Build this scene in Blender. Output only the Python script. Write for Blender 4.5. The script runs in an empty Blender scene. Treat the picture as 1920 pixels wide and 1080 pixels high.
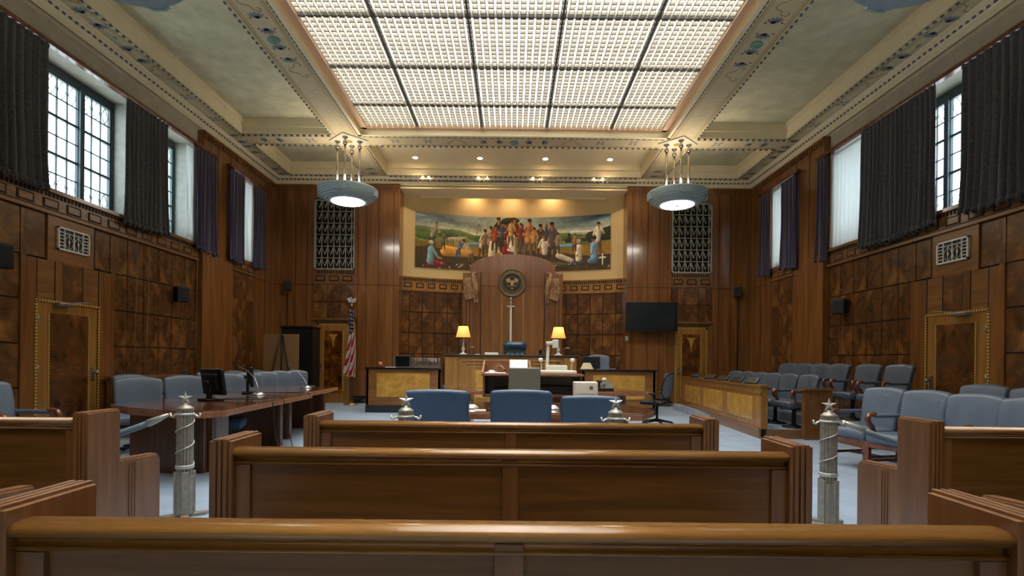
import bpy, bmesh, math, random
import numpy as np
from mathutils import Vector, Matrix
random.seed(7)
PI = math.pi
S = bpy.context.scene
COL = S.collection

# ------------------------------------------------------------------ camera
cam_d = bpy.data.cameras.new('camera'); cam = bpy.data.objects.new('camera', cam_d); COL.objects.link(cam)
cam_d.sensor_width = 36; cam_d.lens = 18.75; cam_d.shift_y = 0.0708; cam_d.clip_start = 0.05; cam_d.clip_end = 200
cam.matrix_world = Matrix.Translation((0, 0, 1.3)) @ Matrix.Rotation(PI/2, 4, 'X') @ Matrix.Rotation(0.0102, 4, 'Z')
S.camera = cam
# ------------------------------------------------------------------ world, exposure
S.view_settings.view_transform = 'Standard'; S.view_settings.look = 'None'
S.view_settings.gamma = 1; S.view_settings.use_curve_mapping = False
S.view_settings.exposure = 0.97
W = bpy.data.worlds.new('world'); S.world = W; W.use_nodes = True
bg = W.node_tree.nodes['Background']; bg.inputs[0].default_value = (0.78, 0.9, 1.0, 1); bg.inputs[1].default_value = 3.4
SKYLIGHT_E = 6.0
PENDANT_E = 16.0

def lamp(name, kind, loc, energy, color=(1, .8, .55), parent=None, size=0.1, rot=(0, 0, 0), angle=1.6, blend=.6):
    l = bpy.data.lights.new(name, kind); l.energy = energy; l.color = color
    if kind == 'AREA': l.size = size
    elif kind == 'SPOT': l.spot_size = angle; l.spot_blend = blend; l.shadow_soft_size = size
    else: l.shadow_soft_size = size
    o = bpy.data.objects.new(name, l); COL.objects.link(o); o.location = loc; o.rotation_euler = rot
    if parent: o.parent = parent
    return o

# ------------------------------------------------------------------ materials
def lin(c):
    if isinstance(c, str): c = tuple(int(c[i:i+2], 16)/255 for i in (0, 2, 4))
    return tuple((x/12.92 if x <= .04045 else ((x+.055)/1.055)**2.4) for x in c) + (1,)
def newmat(name):
    m = bpy.data.materials.new(name); m.use_nodes = True
    return m, m.node_tree.nodes, m.node_tree.links, m.node_tree.nodes['Principled BSDF']
def plain(name, col, rough=.5, metal=0, coat=0, var=.0, scale=20, bump=0, sheen=0, emit=None, estr=0):
    m, N, L, B = newmat(name)
    B.inputs['Base Color'].default_value = lin(col); B.inputs['Roughness'].default_value = rough
    B.inputs['Metallic'].default_value = metal; B.inputs['Coat Weight'].default_value = coat
    if sheen: B.inputs['Sheen Weight'].default_value = sheen
    if emit: B.inputs['Emission Color'].default_value = lin(emit); B.inputs['Emission Strength'].default_value = estr
    if var or bump:
        tc = N.new('ShaderNodeTexCoord'); nz = N.new('ShaderNodeTexNoise'); nz.inputs['Scale'].default_value = scale; nz.inputs['Detail'].default_value = 6
        L.new(tc.outputs['Object'], nz.inputs['Vector'])
        if var:
            hs = N.new('ShaderNodeHueSaturation'); hs.inputs['Color'].default_value = lin(col)
            mr = N.new('ShaderNodeMapRange'); mr.inputs['From Min'].default_value = .3; mr.inputs['From Max'].default_value = .7
            mr.inputs['To Min'].default_value = 1-var; mr.inputs['To Max'].default_value = 1+var
            L.new(nz.outputs['Fac'], mr.inputs[0]); L.new(mr.outputs[0], hs.inputs['Value']); L.new(hs.outputs[0], B.inputs['Base Color'])
        if bump:
            bp = N.new('ShaderNodeBump'); bp.inputs['Strength'].default_value = bump; bp.inputs['Distance'].default_value = .01
            L.new(nz.outputs['Fac'], bp.inputs['Height']); L.new(bp.outputs[0], B.inputs['Normal'])
    return m
def wood(name, dark, mid, light, scale=(1, 1, 1), rough=.3, coat=.3, contrast=(.3, .5, .72), bump=.0):
    m, N, L, B = newmat(name)
    tc = N.new('ShaderNodeTexCoord'); mp = N.new('ShaderNodeMapping'); mp.inputs['Scale'].default_value = scale
    L.new(tc.outputs['Object'], mp.inputs[0])
    nz = N.new('ShaderNodeTexNoise'); nz.inputs['Scale'].default_value = 1; nz.inputs['Detail'].default_value = 7; nz.inputs['Roughness'].default_value = .62; nz.inputs['Distortion'].default_value = .6
    L.new(mp.outputs[0], nz.inputs['Vector'])
    cr = N.new('ShaderNodeValToRGB'); cr.color_ramp.elements[0].position = contrast[0]; cr.color_ramp.elements[0].color = lin(dark)
    cr.color_ramp.elements[1].position = contrast[2]; cr.color_ramp.elements[1].color = lin(light)
    e = cr.color_ramp.elements.new(contrast[1]); e.color = lin(mid)
    L.new(nz.outputs['Fac'], cr.inputs[0]); L.new(cr.outputs[0], B.inputs['Base Color'])
    B.inputs['Roughness'].default_value = rough; B.inputs['Coat Weight'].default_value = coat; B.inputs['Coat Roughness'].default_value = .12
    return m
def burl(name, au, w, h, u0, v0, dark='38210f', mid='5e3c1f', light='8a5c30', rough=.26, coat=.55):
    """book-matched burl veneer: the figure mirrors from one panel to the next"""
    m, N, L, B = newmat(name)
    tc = N.new('ShaderNodeTexCoord'); sp = N.new('ShaderNodeSeparateXYZ'); L.new(tc.outputs['Object'], sp.inputs[0])
    def pp(out, o, s):
        a = N.new('ShaderNodeMath'); a.operation = 'SUBTRACT'; L.new(out, a.inputs[0]); a.inputs[1].default_value = o
        b = N.new('ShaderNodeMath'); b.operation = 'PINGPONG'; L.new(a.outputs[0], b.inputs[0]); b.inputs[1].default_value = s
        f = N.new('ShaderNodeMath'); f.operation = 'DIVIDE'; L.new(a.outputs[0], f.inputs[0]); f.inputs[1].default_value = s
        g = N.new('ShaderNodeMath'); g.operation = 'FLOOR'; L.new(f.outputs[0], g.inputs[0])
        return b.outputs[0], g.outputs[0]
    pu, fu = pp(sp.outputs[au], u0, w); pv, fv = pp(sp.outputs[2], v0, h)
    cb = N.new('ShaderNodeCombineXYZ'); L.new(pu, cb.inputs[0]); L.new(pv, cb.inputs[1])
    cid = N.new('ShaderNodeCombineXYZ'); L.new(fu, cid.inputs[0]); L.new(fv, cid.inputs[1])
    wn = N.new('ShaderNodeTexWhiteNoise'); wn.noise_dimensions = '3D'; L.new(cid.outputs[0], wn.inputs['Vector'])
    nz = N.new('ShaderNodeTexNoise'); nz.noise_dimensions = '4D'; nz.inputs['Scale'].default_value = 3.0; nz.inputs['Detail'].default_value = 4; nz.inputs['Distortion'].default_value = .9; nz.inputs['Roughness'].default_value = .6
    L.new(cb.outputs[0], nz.inputs['Vector']); wm = N.new('ShaderNodeMath'); wm.operation = 'MULTIPLY'; wm.inputs[1].default_value = .35; L.new(wn.outputs['Value'], wm.inputs[0]); L.new(wm.outputs[0], nz.inputs['W'])
    cr = N.new('ShaderNodeValToRGB'); cr.color_ramp.elements[0].position = .28; cr.color_ramp.elements[0].color = lin(dark)
    cr.color_ramp.elements[1].position = .72; cr.color_ramp.elements[1].color = lin(light); e = cr.color_ramp.elements.new(.5); e.color = lin(mid)
    L.new(nz.outputs['Fac'], cr.inputs[0])
    n2 = N.new('ShaderNodeTexNoise'); n2.inputs['Scale'].default_value = 60; n2.inputs['Detail'].default_value = 3; L.new(tc.outputs['Object'], n2.inputs['Vector'])
    hv = N.new('ShaderNodeHueSaturation'); vr = N.new('ShaderNodeMapRange'); vr.inputs['To Min'].default_value = .72; vr.inputs['To Max'].default_value = 1.3
    L.new(wn.outputs['Value'], vr.inputs[0]); L.new(vr.outputs[0], hv.inputs['Value']); L.new(cr.outputs[0], hv.inputs['Color'])
    mx = N.new('ShaderNodeMix'); mx.data_type = 'RGBA'; mx.blend_type = 'OVERLAY'; mx.inputs[0].default_value = .35
    L.new(hv.outputs[0], mx.inputs[6]); L.new(n2.outputs['Fac'], mx.inputs[7]); L.new(mx.outputs[2], B.inputs['Base Color'])
    B.inputs['Roughness'].default_value = rough; B.inputs['Coat Weight'].default_value = coat; B.inputs['Coat Roughness'].default_value = .08
    return m

M = {}
SD, SM, SL = '4a260c', '6e3c16', '8c5422'
M['wall_wood_v'] = wood('wall_wood_v', '5c391c', '7b4e27', '966636', (6, 6, .45), .24, .5, (.25, .5, .78))
M['wall_wood_h'] = wood('wall_wood_h', '6a4624', '80562c', '96693a', (.8, .8, 14), .3, .3)
M['frieze'] = wood('frieze', '5e3f20', '7a5029', '8e6238', (5, 5, 12), .35, .3)
M['pew_h'] = wood('pew_h', '4c3012', '64421a', '775226', (1.4, 10, 22), .42, .06)
M['pew_cap'] = wood('pew_cap', '68461f', '835b2b', '98703a', (1.0, 12, 16), .25, .5)
M['pew_v'] = wood('pew_v', '583a20', '6c4727', '7d5635', (14, 14, .9), .38, .2)
M['desk'] = wood('desk', '482c19', '603c24', '744c30', (12, 2, 1.4), .3, .3)
M['desktop'] = wood('desktop', '3c2517', '50301d', '643e28', (9, 1.4, 4), .12, .6)
M['deskedge'] = wood('deskedge', '5a2e18', '75402', '8a5230', (6, 6, 10), .3, .3) if False else wood('deskedge', '6a4026', '805034', '946444', (6, 6, 10), .3, .3)
M['burl_side'] = burl('burl_side', 1, .43, .65, 9.47-.43*12, .2)
M['burl_back'] = burl('burl_back', 0, .397, .53, -5.85, .3)
M['burl_apse'] = burl('burl_apse', 0, .37, .64, -.185, .2)
M['burl_door'] = burl('burl_door', 1, .5, 1.0, 8.05, .1, '2e190c', '5c3719', '7e5029')
M['burl_doorb'] = burl('burl_doorb', 0, .3, 1.0, -5.34, .3, '1e0d05', '5a3010', 'a06420')
M['yellow_burl'] = wood('yellow_burl', '9a6e2a', 'b98a3c', 'd0a654', (4, 4, 6), .3, .4, (.25, .5, .7))
M['honey'] = wood('honey', '7c5626', '966a32', 'ac7f42', (8, 8, .8), .3, .4)
M['inlay'] = plain('inlay', 'c9a04c', .4)
M['inlay_dark'] = plain('inlay_dark', '1d0e05', .5)
M['groove'] = plain('groove', '0d0704', .7)
M['marble'] = plain('marble', '0c0d10', .15, 0, .5, .5, 30)
M['carpet'] = plain('carpet', '7f92a8', .95, 0, 0, .14, 3.2, .3, .2)
M['plaster'] = plain('plaster', 'b2aa96', .85, 0, 0, .10, 5)
M['reveal'] = plain('reveal', 'b9b6ac', .85, 0, 0, .12, 9)
M['cream'] = plain('cream', 'e4d6b0', .8, 0, 0, .03, 4)
M['apse_plaster'] = plain('apse_plaster', 'd2b987', .85, 0, 0, .03, 3)
M['coffer'] = plain('coffer', 'c3bc9c', .9, 0, 0, .16, 3.5)
M['soffit'] = plain('soffit', 'c6b894', .8, 0, 0, .06, 6)
M['pinkish'] = plain('pinkish', 'cfae90', .7)
M['gold'] = plain('gold', 'a5873c', .5)
M['stencil'] = plain('stencil', '7e838c', .8)
M['stencil_pale'] = plain('stencil_pale', 'c9c2ae', .8)
M['stencil_red'] = plain('stencil_red', '8a4a2e', .8)
M['verdigris'] = plain('verdigris', '6f9a84', .5)
M['dentil'] = plain('dentil', '646c78', .7)
M['leather'] = plain('leather', '5a6779', .42, 0, .12, .08, 14, .05)
M['leather_dark'] = plain('leather_dark', '475261', .42, 0, .12, .08, 14, .05)
M['leather_back'] = plain('leather_back', '38506c', .5, 0, .1, .08, 8, .05)
M['blue_gloss'] = plain('blue_gloss', '2d4c66', .22, 0, .6, .15, 12)
M['chairwood'] = wood('chairwood', '4a200e', '6a3218', '8a4a26', (9, 9, 9), .25, .5)
M['darkmetal'] = plain('darkmetal', '15151a', .45, .3)
M['black'] = plain('black', '0b0b0d', .4)
M['screen'] = plain('screen', '1c2226', .12, 0, .6)
M['tvscreen'] = plain('tvscreen', '1d262b', .2, 0, .4)
M['greyplastic'] = plain('greyplastic', '5d5f55', .5)
M['whiteplastic'] = plain('whiteplastic', 'c9c7bb', .45)
M['paper'] = plain('paper', 'e8e6df', .8)
M['steel'] = plain('steel', '9a9a9a', .3, .9)
M['pewter'] = plain('pewter', '918c82', .42, .45, 0, .2, 24)
M['pewter_star'] = plain('pewter_star', 'b6b8b2', .35, .4)
M['rope'] = plain('rope', '667a86', .7, 0, 0, .15, 60, .3)
M['fixture'] = plain('fixture', 'a0b0b2', .5, .0, 0, .1, 20)
M['rod_metal'] = plain('rod_metal', 'b9aea0', .22, .9)
M['curtain'] = plain('curtain', '4a484a', .95, 0, 0, .35, 30, .4, .25)
M['curtain_purple'] = plain('curtain_purple', '35304a', .9, 0, 0, .35, 24, .4, .4)
M['brass'] = plain('brass', 'a58a4e', .3, .9)
M['shade'] = None
M['bronze'] = plain('bronze', '6a5c45', .4, .6, 0, .2, 60)
M['bronze_light'] = plain('bronze_light', '9c8d6c', .4, .5)
M['goldleaf'] = plain('goldleaf', 'c79f56', .35, .5)
M['seal_field'] = plain('seal_field', '2c2a26', .5, .3)
M['carved'] = wood('carved', '6a4a2e', '967250', 'b8946c', (14, 14, 5), .35, .3)
M['flagred'] = plain('flagred', '9c1426', .7); M['flagwhite'] = plain('flagwhite', 'c9c2bb', .7); M['flagblue'] = plain('flagblue', '141c48', .7); M['fringe'] = plain('fringe', 'c09838', .6)
M['grille'] = plain('grille', 'a3a294', .45, .3)
M['ventwhite'] = plain('ventwhite', 'dcdbd2', .5)
M['windowmetal'] = plain('windowmetal', '4e5a5c', .5, .2)
M['tan'] = plain('tan', '8b6a44', .7)
M['pink'] = plain('pink', 'b0604a', .6)
M['screenwhite'] = plain('screenwhite', 'e9edf0', .4, emit='e9edf0', estr=.35)
M['mesh_fabric'] = plain('mesh_fabric', '5a6068', .8)
M['lamp_glow'] = plain('lamp_glow', 'ffffff', .5, emit='fff6e6', estr=PENDANT_E)
M['fill_glow'] = plain('fill_glow', 'ffffff', .5, emit='fff0da', estr=5)  # emission of the added discs that brighten the ceiling
M['down_glow'] = plain('down_glow', 'ffffff', .5, emit='ffdcae', estr=30)
def mk_shade():
    m, N, L, B = newmat('lampshade')
    B.inputs['Base Color'].default_value = lin('e8c07a'); B.inputs['Roughness'].default_value = .8
    B.inputs['Emission Color'].default_value = lin('ff9838'); B.inputs['Emission Strength'].default_value = .62
    return m
M['shade'] = mk_shade()
def mk_sheer():
    m, N, L, B = newmat('sheer')
    for n in list(N):
        if n.type != 'OUTPUT_MATERIAL': N.remove(n)
    out = N['Material Output']
    tl = N.new('ShaderNodeBsdfTranslucent'); tl.inputs[0].default_value = (.85, .85, .83, 1)
    df = N.new('ShaderNodeBsdfDiffuse'); df.inputs[0].default_value = (.8, .8, .78, 1)
    tr = N.new('ShaderNodeBsdfTransparent')
    a = N.new('ShaderNodeMixShader'); a.inputs[0].default_value = .4; L.new(tl.outputs[0], a.inputs[1]); L.new(df.outputs[0], a.inputs[2])
    b = N.new('ShaderNodeMixShader'); b.inputs[0].default_value = .12; L.new(a.outputs[0], b.inputs[1]); L.new(tr.outputs[0], b.inputs[2])
    L.new(b.outputs[0], out.inputs[0]); return m
M['sheer'] = mk_sheer()
def mk_glass():
    m, N, L, B = newmat('window_glass')
    for n in list(N):
        if n.type != 'OUTPUT_MATERIAL': N.remove(n)
    out = N['Material Output']
    tr = N.new('ShaderNodeBsdfTransparent'); tr.inputs[0].default_value = (.93, .97, .97, 1)
    gl = N.new('ShaderNodeBsdfGlossy'); gl.inputs['Roughness'].default_value = .05
    a = N.new('ShaderNodeMixShader'); a.inputs[0].default_value = .07; L.new(tr.outputs[0], a.inputs[1]); L.new(gl.outputs[0], a.inputs[2])
    L.new(a.outputs[0], out.inputs[0]); return m
M['glass'] = mk_glass()
def mk_diffuser():
    # fluorescent tubes behind frosted glass: brighter bands along each tube row
    m, N, L, B = newmat('diffuser')
    tc = N.new('ShaderNodeTexCoord'); sp = N.new('ShaderNodeSeparateXYZ'); L.new(tc.outputs['Object'], sp.inputs[0])
    mu = N.new('ShaderNodeMath'); mu.operation = 'MULTIPLY'; mu.inputs[1].default_value = 2*PI/.785; L.new(sp.outputs[1], mu.inputs[0])
    sn = N.new('ShaderNodeMath'); sn.operation = 'SINE'; L.new(mu.outputs[0], sn.inputs[0])
    mr = N.new('ShaderNodeMapRange'); mr.inputs['From Min'].default_value = -1; mr.inputs['To Min'].default_value = SKYLIGHT_E*.55; mr.inputs['To Max'].default_value = SKYLIGHT_E*1.45
    L.new(sn.outputs[0], mr.inputs[0]); L.new(mr.outputs[0], B.inputs['Emission Strength'])
    B.inputs['Emission Color'].default_value = (1, .965, .915, 1); B.inputs['Base Color'].default_value = (.8, .8, .78, 1)
    return m
M['diffuser'] = mk_diffuser()
M['louver'] = plain('louver', '6a665c', .6)
M['louver_fin'] = plain('louver_fin', 'a8a290', .6)
M['louver_bar'] = plain('louver_bar', '4c4a42', .5)

# ------------------------------------------------------------------ mesh builder
class MB:
    def __init__(s): s.v = []; s.f = []; s.m = []; s.s = []
    def add(s, vs, fs, m=0, smooth=False, X=None):
        b = len(s.v)
        s.v += [tuple(X @ Vector(p)) for p in vs] if X is not None else [tuple(p) for p in vs]
        for f in fs: s.f.append([b+i for i in f]); s.m.append(m); s.s.append(smooth)
        return s
    def box(s, x0, x1, y0, y1, z0, z1, m=0, X=None):
        if x0 > x1: x0, x1 = x1, x0
        if y0 > y1: y0, y1 = y1, y0
        if z0 > z1: z0, z1 = z1, z0
        v = [(x0,y0,z0),(x1,y0,z0),(x1,y1,z0),(x0,y1,z0),(x0,y0,z1),(x1,y0,z1),(x1,y1,z1),(x0,y1,z1)]
        return s.add(v, [(0,3,2,1),(4,5,6,7),(0,1,5,4),(1,2,6,5),(2,3,7,6),(3,0,4,7)], m, False, X)
    def prism(s, poly, axis, a, b, m=0, smooth=False, X=None):
        """poly of 2-D points, extruded along axis ('x': (y,z), 'y': (x,z), 'z': (x,y))"""
        n = len(poly)
        mk = {'x': lambda p, t: (t, p[0], p[1]), 'y': lambda p, t: (p[0], t, p[1]), 'z': lambda p, t: (p[0], p[1], t)}[axis]
        v = [mk(p, a) for p in poly] + [mk(p, b) for p in poly]
        s.add(v, [list(range(n))[::-1], list(range(n, 2*n))], m, False, X)
        bb = len(s.v) - 2*n
        for i in range(n):
            j = (i+1) % n; s.f.append([bb+i, bb+j, bb+n+j, bb+n+i]); s.m.append(m); s.s.append(smooth)
        return s
    def lathe(s, prof, c=(0, 0, 0), n=24, m=0, X=None, smooth=True):
        v = []; f = []
        for r, z in prof:
            for k in range(n):
                a = 2*PI*k/n; v.append((c[0]+r*math.cos(a), c[1]+r*math.sin(a), c[2]+z))
        for i in range(len(prof)-1):
            for k in range(n):
                q = (k+1) % n; f.append((i*n+k, i*n+q, (i+1)*n+q, (i+1)*n+k))
        f.append(tuple(range(n))[::-1]); f.append(tuple((len(prof)-1)*n+k for k in range(n)))
        return s.add(v, f, m, smooth, X)
    def tube(s, pts, r, n=8, m=0, X=None, caps=True):
        pts = [Vector(p) for p in pts]; rs = r if isinstance(r, (list, tuple)) else [r]*len(pts)
        v = []; f = []; up = Vector((0, 0, 1)); pn = None
        for i, p in enumerate(pts):
            t = (pts[min(i+1, len(pts)-1)] - pts[max(i-1, 0)]).normalized()
            if pn is None:
                a = up if abs(t.z) < .9 else Vector((1, 0, 0)); pn = t.cross(a).normalized()
            pn = (pn - t*pn.dot(t)).normalized(); b = t.cross(pn)
            for k in range(n):
                an = 2*PI*k/n; v.append(p + (pn*math.cos(an) + b*math.sin(an))*rs[i])
        for i in range(len(pts)-1):
            for k in range(n):
                q = (k+1) % n; f.append((i*n+k, i*n+q, (i+1)*n+q, (i+1)*n+k))
        if caps: f.append(tuple(range(n))[::-1]); f.append(tuple((len(pts)-1)*n+k for k in range(n)))
        return s.add(v, f, m, True, X)
    def rbox(s, c, h, r, m=0, deform=None, X=None, n=3, sub=4):
        r = min(r, min(h)*.999)
        def axis(hh):
            a = [-hh + r*k/n for k in range(n)]
            inner = [-(hh-r) + 2*(hh-r)*k/sub for k in range(sub+1)]
            return a + inner + [-q for q in a[::-1]]
        ax = [axis(q) for q in h]; idx = {}; v = []; f = []
        def vid(p):
            q = [max(-(h[i]-r), min(h[i]-r, p[i])) for i in range(3)]
            d = Vector([p[i]-q[i] for i in range(3)]); d.normalize()
            o = Vector(q) + d*r; k = tuple(round(x, 6) for x in o)
            if k not in idx:
                idx[k] = len(v); o = o + Vector(c); v.append(deform(o) if deform else o)
            return idx[k]
        for A in range(3):
            U, Vv = (A+1) % 3, (A+2) % 3
            for sg in (-1, 1):
                for i in range(len(ax[U])-1):
                    for j in range(len(ax[Vv])-1):
                        q = []
                        for a, b in ((i, j), (i+1, j), (i+1, j+1), (i, j+1)):
                            p = [0, 0, 0]; p[A] = sg*h[A]; p[U] = ax[U][a]; p[Vv] = ax[Vv][b]; q.append(vid(p))
                        if sg < 0: q = q[::-1]
                        qq = []
                        for t in q:
                            if t not in qq: qq.append(t)
                        if len(qq) > 2: f.append(qq)
        return s.add(v, f, m, True, X)
    def grid(s, fn, nu, nv, m=0, smooth=True):
        v = [fn(i/nu, j/nv) for j in range(nv+1) for i in range(nu+1)]
        f = [(j*(nu+1)+i, j*(nu+1)+i+1, (j+1)*(nu+1)+i+1, (j+1)*(nu+1)+i) for j in range(nv) for i in range(nu)]
        return s.add(v, f, m, smooth)
    def build(s, name, mats, parent=None, bevel=0, solid=0, loc=None):
        me = bpy.data.meshes.new(name); me.from_pydata(s.v, [], s.f)
        if not isinstance(mats, (list, tuple)): mats = [mats]
        for q in mats: me.materials.append(M[q] if isinstance(q, str) else q)
        me.polygons.foreach_set('material_index', s.m); me.polygons.foreach_set('use_smooth', s.s)
        me.update()
        o = bpy.data.objects.new(name, me); COL.objects.link(o)
        if parent: o.parent = parent
        if loc: o.location = loc
        if solid:
            q = o.modifiers.new('solid', 'SOLIDIFY'); q.thickness = solid; q.offset = 0
        if bevel:
            q = o.modifiers.new('bevel', 'BEVEL'); q.width = bevel; q.segments = 2; q.limit_method = 'ANGLE'; q.angle_limit = .6
        return o
def tag(o, label=None, cat=None, group=None, kind=None):
    if label: o['label'] = label
    if cat: o['category'] = cat
    if group: o['group'] = group
    if kind: o['kind'] = kind
    return o
def thing(name, label, cat, loc=(0, 0, 0), rz=0, group=None):
    o = bpy.data.objects.new(name, None); COL.objects.link(o); o.location = loc; o.rotation_euler = (0, 0, rz)
    o.empty_display_size = .1
    return tag(o, label, cat, group)
def struct(o): o['kind'] = 'structure'; return o
def copy_tree(o, parent=None):
    c = o.copy(); COL.objects.link(c); c.parent = parent
    for ch in list(o.children): copy_tree(ch, c)
    return c
def dup(o, label, loc, rz=0, group=None, scale=None):
    c = copy_tree(o); c.location = loc; c.rotation_euler = (0, 0, rz)
    if label: c['label'] = label
    if group: c['group'] = group
    if scale: c.scale = scale
    return c
def R(d): return d*PI/180

# ================================================================== THE ROOM
# x to the right, y into the room, z up; metres. Near side walls at |x|=7.12, far ones at 7.0, back wall y=15.7
b = MB(); b.box(-7.8, 7.8, -3.2, 17.4, -.2, 0); struct(b.build('floor', 'carpet'))
b = MB(); b.box(-7.8, 7.8, -3.5, -3.2, -.2, 7.9); struct(b.build('wall_rear', 'cream'))

WIN = [(7.05, 10.03, 4), (10.40, 11.85, 2)]
FARWIN = (13.35, 14.65)
PY = [12.0 - .43*k for k in range(0, 36)]     # panel joints along a near wall
def side_wall(sg, side):
    P = lambda a: sg*a
    # 0 plaster 1 backing 2 burl 3 wood v 4 wood h 5 frieze 6 groove 7 marble 8 reveal
    b = MB()
    def bx(x0, x1, y0, y1, z0, z1, m): b.box(P(x0), P(x1), y0, y1, z0, z1, m)
    bx(7.14, 7.75, -3.2, 12.0, 0, 3.86, 1)
    bx(7.12, 7.75, -3.2, 12.0, 6.05, 6.42, 0)
    for y0, y1 in ((-3.2, 7.05), (10.03, 10.40), (11.85, 12.0)):
        bx(7.12, 7.75, y0, y1, 3.86, 6.05, 8)
    # burl slabs, leaving the door casing and vent board free
    rows = [(.2, .83), (.83, 1.48), (1.48, 2.13), (2.13, 2.78), (2.78, 3.47)]
    ys = PY + [-3.2]
    g = .010
    for i in range(len(ys)-1):
        hi, lo = ys[i], ys[i+1]
        for z0, z1 in rows:
            segs = [(lo, hi)]
            cut = (7.70, 9.50) if z1 < 2.9 else (8.13, 9.06)
            out = []
            for a, c in segs:
                if c <= cut[0] or a >= cut[1]: out.append((a, c))
                else:
                    if a < cut[0]-.05: out.append((a, cut[0]+.02))
                    if c > cut[1]+.05: out.append((cut[1], c))
            for a, c in out:
                bx(7.12, 7.15, a+g, c-g, z0+g, z1-g, 2)
    bx(7.10, 7.15, -3.2, 12.0, 0, .2, 7)
    # frieze with sunk squares, dentils and mouldings
    bx(7.09, 7.15, -3.2, 12.0, 3.50, 3.80, 5)
    bx(7.06, 7.15, -3.2, 12.0, 3.47, 3.52, 4); bx(7.07, 7.15, -3.2, 12.0, 3.52, 3.54, 6); bx(7.05, 7.76, -3.2, 12.0, 3.80, 3.86, 4)
    y = 11.8
    while y > -3:
        for a in (0, 1):
            bx(7.083, 7.1, y-.33+.03*a, y-.05-.03*a, 3.56+.02*a, 3.70-.02*a, 6 if a == 0 else 5) if a == 0 else bx(7.079, 7.1, y-.33+.03, y-.05-.03, 3.582, 3.678, 5)
        y -= .43
    y = 11.95
    while y > 0:
        bx(7.08, 7.1, y-.035, y, 3.73, 3.79, 6); y -= .07
    # far section of the wall
    bx(7.0, 7.75, 12.0, 16.0, 0, 3.86, 3)
    bx(7.0, 7.75, 12.0, FARWIN[0], 3.86, 6.42, 3); bx(7.0, 7.75, FARWIN[1], 16.0, 3.86, 6.42, 3)
    bx(7.0, 7.75, FARWIN[0], FARWIN[1], 6.0, 6.42, 3)
    bx(6.98, 7.0, 12.0, 13.18, 0, 3.78, 3)
    for yy in (12.02, 13.2, 12.62, 15.05, 14.45): bx(6.994, 7.0, yy, yy+.012, .2, 6.35, 6)
    bx(6.994, 7.0, 12.0, 15.7, 3.47, 3.482, 6)
    for i in range(3):
        for (z0, z1) in rows:
            bx(6.985, 7.0, 13.35+.33*i+.005, 13.35+.33*(i+1)-.005, z0+.005, z1-.005, 2)
        bx(6.97, 7.0, 13.38+.33*i, 13.35+.33*(i+1)-.03, 3.58, 3.70, 5)
    bx(6.975, 7.0, 13.3, 14.4, 3.50, 3.54, 4); bx(6.975, 7.0, 13.3, 14.4, 3.76, 3.80, 4)
    bx(6.98, 7.0, 12.0, 15.7, 0, .2, 7)
    y = 15.65
    while y > 12.1:
        bx(6.97, 7.0, y-.05, y, 6.26, 6.36, 3); y -= .1
    bx(6.96, 7.0, 12.0, 15.7, 6.36, 6.42, 3)
    return struct(b.build('wall_'+side, ['plaster', 'groove', 'burl_side', 'wall_wood_v', 'wall_wood_h', 'frieze', 'groove', 'marble', 'reveal']))
side_wall(-1, 'left'); side_wall(1, 'right')

def window(n, sg, y0, y1, leaves, xg, z0=3.9, z1=5.95):
    """steel casement window set deep in the wall"""
    fr = MB(); gl = MB(); le = MB()
    X0, X1 = sg*(xg-.03), sg*(xg+.03)
    fr.box(X0, X1, y0, y1, z0, z0+.08); fr.box(X0, X1, y0, y1, z1-.07, z1+.12)
    fr.box(X0, X1, y0, y0+.05, z0, z1); fr.box(X0, X1, y1-.05, y1, z0, z1)
    span = (y1-y0-.06)/leaves
    for k in range(leaves):
        a, c = y0+.03+span*k, y0+.03+span*(k+1)
        if k: fr.box(sg*(xg-.06), X1, a-.045, a+.045, z0, z1)
        a += .055; c -= .055
        fr.box(sg*(xg-.02), X1, a-.03, a, z0+.06, z1-.05); fr.box(sg*(xg-.02), X1, c, c+.03, z0+.06, z1-.05)
        gl.box(sg*(xg+.004), sg*(xg+.010), a, c, z0+.06, z1-.05)
        zs = [z0+.08, z0+.36, z0+.68, z0+1.0, z0+1.32, z0+1.64, z1-.07]
        zz = [z0+.08+(z1-z0-.15)*q/6 for q in range(7)]
        for q in zz[1:-1]: le.box(sg*(xg-.012), sg*(xg+.012), a, c, q-.009, q+.009)
        for q in (zz[2], zz[4]): fr.box(sg*(xg-.02), sg*(xg+.02), a, c, q-.02, q+.02)
        for j in (1, 2): le.box(sg*(xg-.012), sg*(xg+.012), a+(c-a)*j/3-.009, a+(c-a)*j/3+.009, z0+.06, z1-.05)
        for (za, zb) in ((zz[0], zz[1]), (zz[5], zz[6])):
            for j in range(3):
                cy = a+(c-a)*(j+.5)/3; w = (c-a)/6*.8; cz = (za+zb)/2; h = (zb-za)/2*.9
                pts = [(sg*xg, cy, cz-h), (sg*xg, cy+w, cz), (sg*xg, cy, cz+h), (sg*xg, cy-w, cz), (sg*xg, cy, cz-h)]
                for u in range(4): le.tube([pts[u], pts[u+1]], .006, 4)
    o = struct(fr.build('window_%d' % n, 'windowmetal'))
    le.build('muntin_grid', 'windowmetal', o); gl.build('pane', 'glass', o)
    return o
n = 1
for sg in (-1, 1):
    for (a, c, l) in WIN: window(n, sg, a, c, l, 7.56); n += 1
    window(n, sg, FARWIN[0], FARWIN[1], 2, 7.45); n += 1
    # what stands right outside the glass: pale stone jambs beyond, just open sky

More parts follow.
